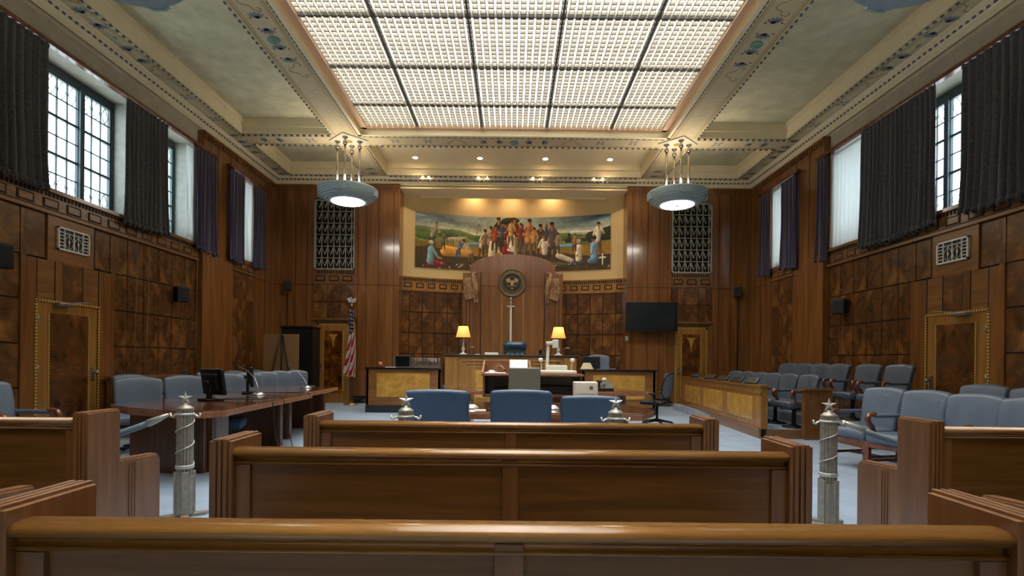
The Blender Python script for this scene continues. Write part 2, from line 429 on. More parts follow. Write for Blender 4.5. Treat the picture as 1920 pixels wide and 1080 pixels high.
# ---------------- back wall, left and right of the apse
def back_half(sg, side):
    b = MB()
    def bx(x0, x1, y0, y1, z0, z1, m): b.box(sg*x0, sg*x1, y0, y1, z0, z1, m)
    bx(5.87, 7.1, 15.7, 16.1, 0, 6.6, 0); bx(3.34, 4.64, 15.66, 16.25, 0, 6.6, 0)
    bx(4.64, 5.87, 15.72, 16.1, 0, 3.92, 1)
    bx(4.64, 5.87, 15.7, 16.1, 6.0, 6.6, 0); bx(4.64, 5.87, 15.98, 16.1, 3.92, 6.0, 1)
    for x in (6.05, 6.4, 6.75): bx(x, x+.012, 15.694, 15.7, .25, 6.3, 1)
    for x in (3.5, 3.95, 4.3, 4.55): bx(x, x+.012, 15.654, 15.66, .25, 6.3, 1)
    bx(5.87, 7.0, 15.694, 15.7, 3.47, 3.482, 1); bx(3.34, 4.64, 15.654, 15.66, 3.47, 3.482, 1)
    for x0, x1 in ((6.45, 6.78),): bx(x0, x1, 15.688, 15.7, .25, 6.25, 0)
    # frieze below the grille
    bx(4.64, 5.87, 15.69, 15.72, 3.5, 3.92, 2)
    for k in range(3): bx(4.72+.4*k, 4.72+.4*k+.28, 15.675, 15.69, 3.58, 3.74, 1); bx(4.75+.4*k, 4.75+.4*k+.22, 15.665, 15.69, 3.61, 3.71, 2)
    x = 4.68
    while x < 5.8: bx(x, x+.035, 15.68, 15.69, 3.8, 3.89, 1); x += .07
    # burl squares above the door
    for k in range(3):
        for z0, z1 in ((2.5, 2.98), (2.98, 3.5)):
            bx(4.65+.405*k+.006, 4.65+.405*(k+1)-.006, 15.70, 15.73, z0+.009, z1-.009, 3)
    bx(4.6, 5.9, 15.66, 15.72, 2.44, 2.50, 2); bx(4.64, 5.87, 15.68, 15.72, 2.36, 2.44, 2)
    x = 4.66
    while x < 5.85: bx(x, x+.03, 15.665, 15.68, 2.375, 2.425, 1); x += .06
    bx(4.64, 4.78, 15.69, 15.73, 0, 2.36, 2); bx(5.74, 5.87, 15.69, 15.73, 0, 2.36, 2)
    for x in [q*.1 for q in range(34, 46)] + [q*.1 for q in range(59, 70)]:
        y = 15.66 if x < 4.7 else 15.7
        bx(x, x+.05, y-.03, y, 6.26, 6.36, 0)
    bx(3.34, 4.64, 15.62, 15.66, 6.36, 6.42, 0); bx(5.87, 7.0, 15.66, 15.7, 6.36, 6.42, 0)
    bx(5.87, 7.0, 15.68, 15.7, 0, .22, 4); bx(3.34, 4.64, 15.64, 15.66, 0, .22, 4)
    return struct(b.build('wall_back_'+side, ['wall_wood_v', 'groove', 'frieze', 'burl_back', 'marble']))
back_half(-1, 'left'); back_half(1, 'right')

# ---------------- apse
RA, CY = 7.77, 9.18
def yc(x): return CY + math.sqrt(RA*RA - x*x)
b = MB()
def arc_band(b, x0, x1, z0, z1, off, m, depth=.05, n=None):
    n = n or max(1, int(abs(x1-x0)/.12))
    for i in range(n):
        a, c = x0+(x1-x0)*i/n, x0+(x1-x0)*(i+1)/n
        ya, yb = yc(a)-off, yc(c)-off
        v = [(a,ya,z0),(c,yb,z0),(c,yb+depth,z0),(a,ya+depth,z0),(a,ya,z1),(c,yb,z1),(c,yb+depth,z1),(a,ya+depth,z1)]
        b.add(v, [(0,3,2,1),(4,5,6,7),(0,1,5,4),(1,2,6,5),(2,3,7,6),(3,0,4,7)], m)
arc_band(b, -3.5, 3.5, 0, 7.0, 0, 1, .2)
arc_band(b, -3.4, 3.4, 3.82, 6.9, .01, 2, .05)
rows = [.2, .84, 1.48, 2.12, 2.76, 3.40]
for k in range(-9, 10):
    for z0, z1 in zip(rows[:-1], rows[1:]):
        x0, x1 = k*.37-.185, k*.37+.185
        x0 = max(x0, -3.5); x1 = min(x1, 3.5)
        if x1-x0 < .05: continue
        arc_band(b, x0+.011, x1-.011, z0+.011, z1-.011, .03, 3, .04, 3)
arc_band(b, -3.4, 3.4, 3.44, 3.80, .035, 4, .05)
arc_band(b, -3.4, 3.4, 3.40, 3.45, .06, 5, .07); arc_band(b, -3.4, 3.4, 3.79, 3.83, .06, 5, .07)
x = -3.3
while x < 3.3:
    arc_band(b, x, x+.22, 3.50, 3.65, .041, 1, .02, 2); arc_band(b, x+.03, x+.19, 3.53, 3.62, .046, 4, .02, 2); x += .34
x = -3.3
while x < 3.3: arc_band(b, x, x+.03, 3.69, 3.78, .045, 1, .02, 1); x += .062
struct(b.build('wall_apse', ['wall_wood_v', 'groove', 'apse_plaster', 'burl_apse', 'honey', 'honey']))
b = MB(); b.box(-3.34, 3.34, 15.72, 16.42, 6.34, 6.40); b.box(-3.34, 3.34, 16.40, 16.44, 6.28, 6.40)
b.box(-3.6, 3.6, 15.72, 17.2, 6.95, 7.05)
b.box(-3.6, 3.6, 15.6, 15.72, 6.5, 7.05)
struct(b.build('trim_1', 'cream'))

# tablet behind the bench
b = MB()
b.box(-1.53, 1.53, 16.32, 16.9, 0, 3.97, 0)
arc = [(-1.29, 0), (1.29, 0), (1.29, 4.12)] + [(1.29*math.cos(t), 4.12+.42*math.sin(t)) for t in [PI*k/24 for k in range(1, 24)]] + [(-1.29, 4.12)]
b.prism(arc, 'y', 16.26, 16.95, 0)
arc = [(-.97, 0), (.97, 0), (.97, 3.98)] + [(.97*math.cos(t), 3.98+.36*math.sin(t)) for t in [PI*k/24 for k in range(1, 24)]] + [(-.97, 3.98)]
b.prism(arc, 'y', 16.235, 16.3, 0)
b.box(-.97, .97, 16.231, 16.24, 3.555, 3.565, 1)
for sg in (-1, 1):
    for k in range(5): b.box(sg*(1.0+.105*k), sg*(1.0+.105*k+.075), 16.225, 16.3, 0, 3.12-.0*k, 0)
    b.box(sg*.955, sg*.975, 16.228, 16.25, 0, 3.98, 1)
    b.box(sg*.30, sg*.36, 16.229, 16.24, 0, 3.35, 2)
    b.box(sg*1.0, sg*1.5, 16.22, 16.3, 3.12, 3.16, 0)
struct(b.build('trim_2', ['wall_wood_v', 'groove', 'honey']))

# ---------------- ceiling
Z0, ZC = 6.62, 6.99
b = MB()   # 0 soffit 1 cream 2 coffer
def beam(x0, x1, y0, y1): b.box(x0, x1, y0, y1, Z0, 7.9, 0)
for sg in (-1, 1):
    beam(sg*6.49, sg*7.8, -3.2, 15.75); beam(sg*3.69, sg*4.37, -3.2, 15.46)
    for y0, y1 in ((12.7, 13.3), (4.75, 5.35), (-1.2, -.6)): beam(sg*4.37, sg*6.49, y0, y1)
beam(-3.69, 3.69, 12.7, 13.3); beam(-3.69, 3.69, -1.6, -1.0); beam(-6.49, 6.49, 15.46, 15.75)
for x0, x1 in ((-6.49, -4.37), (4.37, 6.49)):
    for y0, y1 in ((-3.2, -1.2), (-.6, 4.75), (5.35, 12.7), (13.3, 15.46)):
        b.box(x0, x1, y0, y1, ZC, 7.2, 2)
        t = .02
        b.box(x0, x0+t, y0, y1, Z0+.02, ZC, 1); b.box(x1-t, x1, y0, y1, Z0+.02, ZC, 1); b.box(x0, x1, y0, y0+t, Z0+.02, ZC, 1); b.box(x0, x1, y1-t, y1, Z0+.02, ZC, 1)
        # stepped cove on the far and outer side of the coffer
        b.box(x0, x1, y1-.06, y1, ZC-.20, ZC, 1); b.box(x0, x0+.06, y0, y1, ZC-.1, ZC, 1); b.box(x1-.06, x1, y0, y1, ZC-.1, ZC, 1)
b.box(-3.69, 3.69, 13.3, 15.46, ZC, 7.2, 3)
t = .02; b.box(-3.69, -3.69+t, 13.3, 15.46, Z0+.02, ZC, 1); b.box(3.69-t, 3.69, 13.3, 15.46, Z0+.02, ZC, 1); b.box(-3.69, 3.69, 15.44, 15.46, Z0+.02, ZC, 1)
b.box(-3.69, 3.69, 15.38, 15.46, ZC-.17, ZC, 1)
b.box(-3.69, 3.69, -3.2, -1.6, ZC, 7.2, 2)
b.box(-7.8, 7.8, -3.5, 17.4, 7.9, 8.0, 1)
struct(b.build('ceiling', ['soffit', 'cream', 'coffer', 'cream']))

# cornice against the walls
b = MB()
prof = [(7.02, 6.42), (6.97, 6.42), (6.97, 6.45), (6.94, 6.46), (6.93, 6.50), (6.90, 6.51), (6.90, 6.54), (6.85, 6.56), (6.84, 6.60), (6.80, 6.63), (7.02, 6.63)]
for sg in (-1, 1):
    b.prism([(sg*x, z) for x, z in prof], 'y', -3.2, 15.72)
    b.box(sg*7.0, sg*7.75, -3.2, 12.0, 6.42, 6.63)
    y = 15.6
    while y > 3: b.box(sg*6.88, sg*6.95, y-.05, y, 6.515, 6.55, 1); y -= .12
bp = [(15.72-(7.02-x)*1.0, z) for x, z in prof]
b.prism(bp, 'x', -7, 7)
x = -6.9
while x < 6.9: b.box(x, x+.05, 15.56, 15.64, 6.515, 6.55, 1); x += .12
struct(b.build('trim_3', ['cream', 'dentil']))

# bright moulding and pinkish fascia round the skylight opening
b = MB()
for sg in (-1, 1):
    b.box(sg*3.62, sg*3.69, -1.0, 12.7, Z0-.02, Z0+.08, 0); b.box(sg*3.49, sg*3.66, -1.0, 12.65, Z0+.13, Z0+.22, 1)
b.box(-3.69, 3.69, 12.62, 12.7, Z0-.02, Z0+.08, 0); b.box(-3.6, 3.6, 12.56, 12.66, Z0+.13, Z0+.20, 1)
struct(b.build('trim_4', ['cream', 'pinkish']))

# dentils and gold lines along every beam edge
d = MB(); g = MB(); z = Z0
def edge_y(x, y0, y1, side, step=.145):     # row along y; side = which way the drop sits
    y = y0
    while y < y1: d.box(x, x+side*.028, y, y+.05, z-.022, z+.012); y += step
    g.box(x+side*.075, x+side*.09, y0, y1, z-.004, z+.01); g.box(x+side*.12, x+side*.128, y0, y1, z-.003, z+.01)
def edge_x(y, x0, x1, side, step=.145):
    x = x0
    while x < x1: d.box(x, x+.055, y, y+side*.035, z-.03, z+.012); x += step
    g.box(x0, x1, y+side*.075, y+side*.09, z-.004, z+.01)
for sg in (-1, 1):
    for y0, y1 in ((2.0, 4.75), (5.35, 12.7), (13.3, 15.46)):
        edge_y(sg*6.49, y0, y1, sg); edge_y(sg*4.37, y0, y1, -sg)
        if y0 > 13: edge_y(sg*3.69, y0, y1, sg)
    edge_y(sg*3.69, 2.0, 12.7, sg, .11)
    for y, s in ((12.7, 1), (13.3, -1), (15.46, 1), (4.75, 1), (5.35, -1)):
        edge_x(y, min(sg*4.37, sg*6.49), max(sg*4.37, sg*6.49), s)
for y, s in ((12.7, 1), (13.3, -1), (15.46, 1)): edge_x(y, -3.6, 3.6, s)
struct(d.build('trim_5', 'dentil')); struct(g.build('trim_6', 'gold'))

# stencilled ornament: thin paint on the soffits
st = MB()    # 0 slate 1 pale 2 red 3 gold
def petal(cx, cy, a, l, w, m):
    c, s_ = math.cos(a), math.sin(a); pts = []
    for t in range(8):
        q = 2*PI*t/8; u, v = l*.5+l*.5*math.cos(q), w*math.sin(q); pts.append((cx+c*u-s_*v, cy+s_*u+c*v))
    st.prism(pts, 'z', z-.0035, z+.004, m)
def cross4(cx, cy, s=.1, m=1):
    for k in range(4): petal(cx+.03*math.cos(PI/4+k*PI/2), cy+.03*math.sin(PI/4+k*PI/2), PI/4+k*PI/2, s, .028, m)
def spray(cx, cy, along, m=0):
    for sg in (-1, 1):
        for k in range(5):
            a = (0 if along == 'x' else PI/2) + (PI if sg < 0 else 0) + (k-2)*.42
            petal(cx+sg*(.12 if along == 'x' else 0), cy+sg*(.12 if along == 'y' else 0), a, .17, .024, m)
        petal(cx+(sg*.14 if along == 'x' else .12), cy+(sg*.14 if along == 'y' else .12), 0, .04, .02, 2)
        petal(cx+(sg*.14 if along == 'x' else -.14), cy+(sg*.14 if along == 'y' else -.12), 0, .04, .02, 2)
def scroll(cx, cy, along, w=.5):
    for sg in (-1, 1):
        p = [(0, -.14), (.07, -.10), (.11, 0), (.2, .02), (.24, .12), (.18, .15), (.14, .10)]
        q = [((cx+sg*a, cy+c) if along == 'x' else (cx+c, cy+sg*a)) for a, c in p]
        for u in range(len(q)-1):
            st.tube([(q[u][0], q[u][1], z), (q[u+1][0], q[u+1][1], z)], .007, 4, 3)
ro = MB()
def rosette(cx, cy): ro.lathe([(.09, .0), (.10, -.02), (.08, -.045), (.05, -.035), (.045, -.06), (.012, -.07)], (cx, cy, z), 16)
for sg in (-1, 1):
    X = sg*4.03
    for c in (8.9, 4.0):
        rosette(X, c); spray(X, c+.42, 'y'); spray(X, c-.42, 'y'); scroll(X, c+.95, 'y'); scroll(X, c-.95, 'y')
    for c in (10.7, 11.5, 7.0, 6.4): cross4(X, c, .12)
    spray(X, 15.1, 'y'); cross4(X, 14.2)
    X = sg*6.70
    for c in (8.9, 4.0):
        petal(X, c, 0, .05, .05, 0); spray(X, c+.5, 'y'); spray(X, c-.5, 'y'); scroll(X, c+1.1, 'y'); scroll(X, c-1.1, 'y')
    for c in (10.9, 11.9, 7.0, 14.3): cross4(X, c, .1, 0)
    spray(X, 12.95, 'y'); spray(X, 13.6, 'y'); spray(X, 15.2, 'y')
    for c in (4.95, 5.9): spray(sg*c, 13.0, 'x') if c > 5.5 else cross4(sg*c, 13.0, .12, 0)
for c in (-2.9, -2.1, 2.1, 2.9): cross4(c, 13.0, .1, 0)
for c in (-.55, .55): spray(c, 13.0, 'x')
rosette(0, 13.0); scroll(-1.4, 13.0, 'x'); scroll(1.4, 13.0, 'x')
for c in (-5.5, -3.3, -2, -.9, .9, 2, 3.3, 5.5): spray(c, 15.58, 'x')
struct(st.build('trim_7', ['stencil', 'stencil_pale', 'stencil_red', 'gold']))
struct(ro.build('trim_8', 'verdigris'))

# skylight: egg-crate louvres under a lit diffuser
sk = thing('skylight', 'huge luminous ceiling panel with egg-crate louvre grid above the gallery', 'skylight', (0, 6, 7.0))
sk.matrix_world = Matrix.Identity(4)
b = MB(); b.box(-3.69, 3.69, -1.0, 12.7, 7.20, 7.24); b.build('diffuser', 'diffuser', sk)
b = MB()
zl = 6.80
step = 1.525/12
n = 56; cols_x = [-step*n/2 + i*step for i in range(n+1)]
y = 11.55 + step*8.5
while y > -.9:
    for xx in cols_x: b.box(xx-step*.34, xx+step*.34, y-.009, y+.009, zl+.004, zl+.080)
    y -= step*.99
b.build('louvre_cup', 'louver', sk)['kind'] = 'stuff'
b = MB()
for xx in cols_x: b.box(xx-step*.34-.004, xx-step*.34+.004, -1.0, 12.7, zl, zl+.06); b.box(xx+step*.34-.004, xx+step*.34+.004, -1.0, 12.7, zl, zl+.06)
b.build('louvre_fin', 'louver_fin', sk)['kind'] = 'stuff'
for sg in (-2.2875, -.7625, .7625, 2.2875):
    b = MB(); b.box(sg-.013, sg+.013, -1.0, 12.7, zl-.015, zl+.12); b.build('grid_bar', 'louver_bar', sk)
y = 11.55
while y > -.9:
    b = MB(); b.box(-3.6, 3.6, y-.012, y+.012, zl-.010, zl+.10); b.build('grid_bar', 'louver_bar', sk); y -= 1.50

# ---------------- doors of the side walls, with stepped casings
def inlay_strip(b, fn, L, m1, m2, step=.05):
    t = 0
    while t < L-.001:
        fn(t, min(t+step*.72, L), m1); fn(t+step*.72, min(t+step, L), m2); t += step
def side_door(n, sg):
    b = MB()      # casing: 0 wood v 1 wood h 2 groove 3 inlay 4 inlay dark 5 burl
    def bx(x0, x1, y0, y1, z0, z1, m): b.box(sg*x0, sg*x1, y0, y1, z0, z1, m)
    bx(7.10, 7.15, 7.72, 7.95, 0, 2.76, 0); bx(7.10, 7.15, 9.15, 9.50, 0, 2.76, 0)
    bx(7.096, 7.15, 7.695, 7.78, 0, 2.78, 0); bx(7.096, 7.15, 9.44, 9.50, 0, 2.78, 0)
    bx(7.105, 7.15, 7.95, 9.15, 2.14, 2.76, 1); bx(7.102, 7.15, 8.42, 8.80, 2.16, 2.74, 5)
    for y in (7.95, 8.27, 8.41, 8.80, 9.14): bx(7.098, 7.15, y, y+.015, 2.14, 2.76, 2)
    bx(7.096, 7.15, 8.28, 8.41, 2.14, 2.78, 0)
    bx(7.098, 7.15, 8.14, 9.06, 2.76, 3.47, 1); bx(7.096, 7.15, 8.13, 8.14, 2.76, 3.47, 0); bx(7.096, 7.15, 9.03, 9.06, 2.76, 3.47, 2)
    def fv(y): return lambda t, u, m: bx(7.09, 7.10, y, y+.035, t, u, m)
    inlay_strip(b, fv(7.93), 2.14, 3, 4); inlay_strip(b, fv(9.135), 2.14, 3, 4)
    inlay_strip(b, lambda t, u, m: bx(7.09, 7.11, 7.93+t, 7.93+u, 2.12, 2.155, m), 1.24, 3, 4)
    o = struct(b.build('door_%d' % n, ['wall_wood_v', 'wall_wood_h', 'groove', 'inlay', 'inlay_dark', 'burl_side']))
    p = MB()
    def px(x0, x1, y0, y1, z0, z1, m): p.box(sg*x0, sg*x1, y0, y1, z0, z1, m)
    px(7.108, 7.15, 7.975, 9.13, .01, 2.12, 0); px(7.104, 7.1, 8.20, 8.93, .25, 1.96, 1)
    def gv(y): return lambda t, u, m: px(7.102, 7.1, y, y+.03, t+.25, u+.25, m)
    inlay_strip(p, gv(8.16), 1.71, 2, 3, .04); inlay_strip(p, gv(8.935), 1.71, 2, 3, .04)
    p.build('door_leaf', ['honey', 'burl_door', 'inlay', 'inlay_dark'], o)
    hy = 9.03 if sg < 0 else 8.03
    hh = MB(); hh.rbox((sg*7.10, 9.03, 1.0), (.012, .035, .12), .008); hh.lathe([(.012, 0), (.012, .05), (.03, .06), (.033, .08), (.02, .095)], (0, 0, 0), 14, 0, Matrix.Translation((sg*7.095, 9.03, 1.03)) @ Matrix.Rotation(-sg*PI/2, 4, 'Y'))
    hh.build('door_handle', 'steel', o)
    c = MB(); c.rbox((sg*7.06, 8.40, 2.10), (.05, .14, .03), .012); c.tube([(sg*7.04, 8.42, 2.13), (sg*6.94, 8.72, 2.17), (sg*7.06, 8.95, 2.19)], .009, 6)
    c.build('door_closer', 'steel', o)
    for z in (.4, 1.1, 1.85):
        h = MB(); h.tube([(sg*7.09, 7.975, z-.06), (sg*7.09, 7.975, z+.06)], .012, 8); h.build('hinge', 'steel', o)
    return o
side_door(1, -1); side_door(2, 1)
def back_door(n, sg):
    b = MB()
    def bx(x0, x1, y0, y1, z0, z1, m): b.box(sg*x0, sg*x1, y0, y1, z0, z1, m)
    bx(4.78, 5.74, 15.695, 15.73, 0, 2.34, 0); bx(5.0, 5.53, 15.688, 15.73, .3, 2.12, 1)
    for x in (4.80, 5.70): inlay_strip(b, (lambda x: lambda t, u, m: bx(x, x+.035, 15.685, 15.7, t, u, m))(x), 2.31, 2, 3, .06)
    inlay_strip(b, lambda t, u, m: bx(4.80+t, 4.80+u, 15.685, 15.7, 2.28, 2.315, m), .93, 2, 3, .06)
    for x in (4.96, 5.53): inlay_strip(b, (lambda x: lambda t, u, m: bx(x, x+.03, 15.683, 15.7, t+.3, u+.3, m))(x), 1.82, 2, 3, .05)
    b.prism([(sg*5.13, 2.02), (sg*5.40, 2.02), (sg*5.33, 1.93), (sg*5.29, 1.78), (sg*5.265, 1.6), (sg*5.24, 1.78), (sg*5.20, 1.93)], 'y', 15.684, 15.7, 4)
    o = struct(b.build('door_%d' % n, ['honey', 'burl_doorb', 'inlay', 'inlay_dark', 'yellow_burl']))
    h = MB(); h.box(sg*5.66 if sg < 0 else 4.86, (sg*5.66 if sg < 0 else 4.86)+.06, 15.67, 15.7, .95, 1.15)
    h.lathe([(.012, 0), (.012, .05), (.03, .06), (.03, .08), (.01, .09)], (0, 0, 0), 12, 0, Matrix.Translation((sg*5.63 if sg < 0 else 4.89, 15.67, 1.0)) @ Matrix.Rotation(PI/2, 4, 'X'))
    h.build('door_handle', 'steel', o)
back_door(3, -1); back_door(4, 1)

# ---------------- leaf-pattern grilles in the back wall
def leaf_grille(sg, label):
    t = thing('wall_grille', label, 'grille', (sg*5.255, 15.7, 3.92), 0, 'tall leaf-pattern grilles of the back wall')
    w, h = 1.2, 2.06
    f = MB(); f.box(-w/2, -w/2+.04, -.03, .05, 0, h); f.box(w/2-.04, w/2, -.03, .05, 0, h); f.box(-w/2, w/2, -.03, .05, 0, .04); f.box(-w/2, w/2, -.03, .05, h-.04, h)
    for k in range(1, 6): f.box(-w/2, w/2, -.02, .04, h*k/6-.01, h*k/6+.01)
    f.build('grille_frame', 'grille', t)
    bk = MB(); bk.box(-w/2, w/2, .2, .22, 0, h); bk.build('backing_panel', 'black', t)
    l = MB(); cw = (w-.08)/6.4
    for r in range(6):
        z0 = h*r/6+.01; hh = h/6-.03
        for c in range(7):
            cx = -w/2+.05+c*cw
            l.box(cx-.008, cx+.008, -.015, .02, z0, z0+hh)
            for s_ in (-1, 1):
                pts = []
                for q in range(7):
                    u = q/6; pts.append((cx+s_*cw*.5*u**.8, z0+hh*(.98-.72*u**1.35)))
                inn = [(cx+s_*cw*.49*(q/6)**.9, z0+hh*(.74-.50*(q/6))) for q in range(7)]
                inn[0] = (cx, z0+hh*.76)
                poly = pts+inn[::-1]
                v = [(max(-w/2+.02, min(w/2-.02, p[0])), -.02, p[1]) for p in pts] + [(max(-w/2+.02, min(w/2-.02, p[0])), .05, p[1]) for p in inn]
                fs = [(i, i+1, 7+i+1, 7+i) for i in range(6)]
                l.add(v, fs, 0, True)
    l.build('leaf_pattern', 'grille', t, solid=.008)
leaf_grille(-1, 'tall metal leaf-pattern grille on the back wall above the flag side door')
leaf_grille(1, 'tall metal leaf-pattern grille on the back wall above the television side')

def vent(sg, label):
    t = thing('air_vent', label, 'vent', (sg*7.096, 8.6, 2.96), 0, 'white ornamental vents over the side doors')
    f = MB(); X0, X1 = sorted((0, -sg*.03))
    def bx(y0, y1, z0, z1): f.box(X0, X1, y0, y1, z0, z1)
    bx(-.31, -.285, 0, .36); bx(.285, .31, 0, .36); bx(-.31, .31, 0, .025); bx(-.31, .31, .335, .36)
    f.build('vent_frame', 'ventwhite', t)
    g = MB()
    def gx(y0, y1, z0, z1): g.box(-sg*.022, -sg*.004, y0, y1, z0, z1)
    for y in (-.18, 0, .18): gx(y-.008, y+.008, .02, .34)
    for k in range(1, 6):
        for y0, y1 in ((-.29, -.18), (.18, .29)): gx(y0, y1, .02+.053*k-.006, .02+.053*k+.006)
    gx(-.18, .18, .272, .284)
    for cy in (-.09, .09):
        g.tube([(-sg*.012, cy, .02), (-sg*.012, cy, .27)], .006, 6)
        for s_ in (-1, 1):
            g.tube([(-sg*.012, cy+s_*.08*math.sin(PI*.5+PI*.5*u/5), .27*u/5*.95+.01 if False else .14+.12*(u/5)) for u in range(6)], .005, 6)
            g.tube([(-sg*.012, cy+s_*.08*math.cos(PI*.5*u/5), .14-.12*(u/5)) for u in range(6)], .005, 6)
        g.rbox((-sg*.012, cy, .15), (.008, .014, .018), .004)
    g.build('vent_tracery', 'ventwhite', t)
    k = MB(); k.box(-sg*.001, -sg*.004, -.3, .3, .01, .35); k.build('vent_backing', 'black', t)
vent(-1, 'white ornamental air vent over the left side door')
vent(1, 'white ornamental air vent over the right side door')

# ================================================================== MURAL (painted canvas on the curved wall)
def paint_mural(Wp=620, Hp=176):
    yy, xx = np.mgrid[0:Hp, 0:Wp].astype(float); X = xx/(Wp-1)*3.65; Y = 1-yy/(Hp-1)   # X 0..3.65 (width/height), Y up 0..1
    img = np.zeros((Hp, Wp, 3))
    hexc = lambda s: np.array([int(s[i:i+2], 16)/255 for i in (0, 2, 4)])
    rng = np.random.RandomState(3)
    def noise(sx, sy, seed=0):
        r = np.random.RandomState(seed); g = r.rand(int(sy)+3, int(sx)+3)
        u = X/3.65*sx; v = (1-Y)*sy; i = u.astype(int); j = v.astype(int); fu = u-i; fv = v-j
        fu = fu*fu*(3-2*fu); fv = fv*fv*(3-2*fv)
        return (g[j, i]*(1-fu)+g[j, i+1]*fu)*(1-fv)+(g[j+1, i]*(1-fu)+g[j+1, i+1]*fu)*fv
    def mixc(mask, col, a=1.0):
        mk = (mask*a)[..., None] if mask.dtype != bool else (mask.astype(float)*a)[..., None]
        img[:] = img*(1-mk)+col*mk
    nn = .5*noise(12, 5, 1)+.3*noise(30, 10, 2)+.2*noise(80, 24, 4)
    # sky
    edge = np.clip(np.abs(X-1.75)/1.9, 0, 1)
    t = np.clip((Y-.62)/.38, 0, 1)[..., None]
    low = hexc('dcdcb8'); img[:] = low*(1-t)+t*(hexc('2a4a6a')*edge[..., None]+hexc('a8bcae')*(1-edge[..., None]))
    cl = np.clip((.6*noise(7, 9, 8)+.4*noise(18, 22, 9)-.5)*5, 0, 1)*(Y > .66); mixc(cl, hexc('c7cbb8'), .6)
    cl = np.clip((.6*noise(6, 10, 18)+.4*noise(16, 20, 19)-.55)*5, 0, 1)*(Y > .7)*edge; mixc(cl, hexc('4c5c68'), .45)
    # hills
    def hill(base, amp, fr, ph, c1, c2):
        hh = base+amp*np.sin(X*fr+ph)+.4*amp*np.sin(X*fr*2.7+ph*2)
        mk = Y < hh; s = np.clip((hh-Y)/.16, 0, 1)*.6+.4*nn
        mixc(mk, 0); img[mk] = (hexc(c1)*(1-s[..., None])+hexc(c2)*s[..., None])[mk]
    hill(.70, .05, 3.1, .6, '8a9a58', '23361c'); hill(.63, .05, 4.3, 2.0, '6f8a3e', '1d2f16'); hill(.56, .04, 5.2, 4.0, '94a04c', '33451c')
    mk = Y < .47+.03*np.sin(X*4); g = nn; 
    img[mk] = (hexc('b78428')*(1-g[..., None])+hexc('4f4a1c')*g[..., None])[mk]
    mk = Y < .30+.06*np.sin(X*3+1)+.05*nn
    img[mk] = (hexc('2f2414')*(1-g[..., None])+hexc('584019')*g[..., None])[mk]
    def ell(cx, cy, rx, ry, col, a=0, sh=True):
        c, s = math.cos(a), math.sin(a); u = ((X-cx)*c+(Y-cy)*s)/rx; v = (-(X-cx)*s+(Y-cy)*c)/ry
        mk = u*u+v*v < 1; L = np.clip(.95+.3*(v*.6-u*.5), .45, 1.3) if sh else 1+0*u
        img[mk] = (hexc(col)[None, None, :]*L[..., None])[mk]
    def limb(x0, y0, x1, y1, r0, r1, col):
        d = (x1-x0)**2+(y1-y0)**2+1e-9; t = np.clip(((X-x0)*(x1-x0)+(Y-y0)*(y1-y0))/d, 0, 1)
        px, py = x0+t*(x1-x0), y0+t*(y1-y0); r = r0+(r1-r0)*t; dist = np.hypot(X-px, Y-py); mk = dist < r
        L = np.clip(1.05+.35*((Y-py)-(X-px))/np.maximum(r, 1e-4), .5, 1.35)
        img[mk] = (hexc(col)[None, None, :]*L[..., None])[mk]
    skin = 'a8724a'
    # water, fields, a barn, a locomotive shape and two grazing animals, all generic
    limb(.85, .47, 1.3, .49, .02, .03, '5a86a0'); limb(2.55, .47, 2.95, .45, .02, .03, '5f8fa8')
    limb(.55, .33, 1.0, .30, .10, .07, 'b9852c'); limb(2.3, .35, 2.7, .34, .03, .05, '9a7a34')
    for cx in (.62, .74):
        limb(cx, .55, cx+.13, .56, .035, .04, '9a8a74'); limb(cx+.13, .57, cx+.19, .60, .02, .016, '9a8a74')
        for q in (0, .04, .1, .14): limb(cx+q, .53, cx+q, .42, .010, .007, '8a7a64')
    limb(2.86, .55, 3.05, .56, .04, .04, '1a1a1c'); limb(2.9, .56, 2.9, .66, .02, .03, '1d1d20'); limb(3.1, .56, 3.62, .55, .03, .03, '2a2420')
    limb(2.95, .70, 3.62, .66, .03, .05, 'b9b6a6'); limb(3.3, .60, 3.65, .66, .10, .12, '1e2416')
    for z_ in range(6): limb(1.10+.02*z_, .60+.045*z_, 1.26-.02*z_, .60+.045*z_, .004, .004, '3a3020')
    limb(1.11, .55, 1.16, .86, .006, .004, '3a3020'); limb(1.25, .55, 1.18, .86, .006, .004, '3a3020')
    limb(1.74, .55, 1.72, .86, .035, .03, '4e3a26'); ell(1.78, .94, .17, .06, '26341c'); ell(1.66, .91, .08, .05, '22301a')
    def person(x, foot, h, top, legs, lean=0, arm=0, hat=None):
        k = h*1.08
        hx, sx = x+lean*k*.9, x+lean*k*.7
        for s in (-1, 1): limb(x+s*.05*k, foot+.45*k, x+s*.09*k, foot+.05*k, .06*k, .035*k, legs)
        limb(x, foot+.46*k, sx, foot+.80*k, .085*k, .115*k, top)
        for s in (-1, 1):
            ex, ey = sx+s*.17*k, foot+(.62+arm*.12*(s > 0))*k
            limb(sx+s*.10*k, foot+.80*k, ex, ey, .035*k, .03*k, top); limb(ex, ey, ex-s*.08*k+.05*k*arm, ey-.02*k+arm*.35*k*(s > 0), .026*k, .02*k, skin)
        limb(sx, foot+.84*k, hx, foot+.92*k, .03*k, .03*k, skin); ell(hx, foot+.97*k, .055*k, .07*k, skin); ell(hx-.01*k, foot+1.01*k, .06*k, .045*k, hat or '2a1c12')
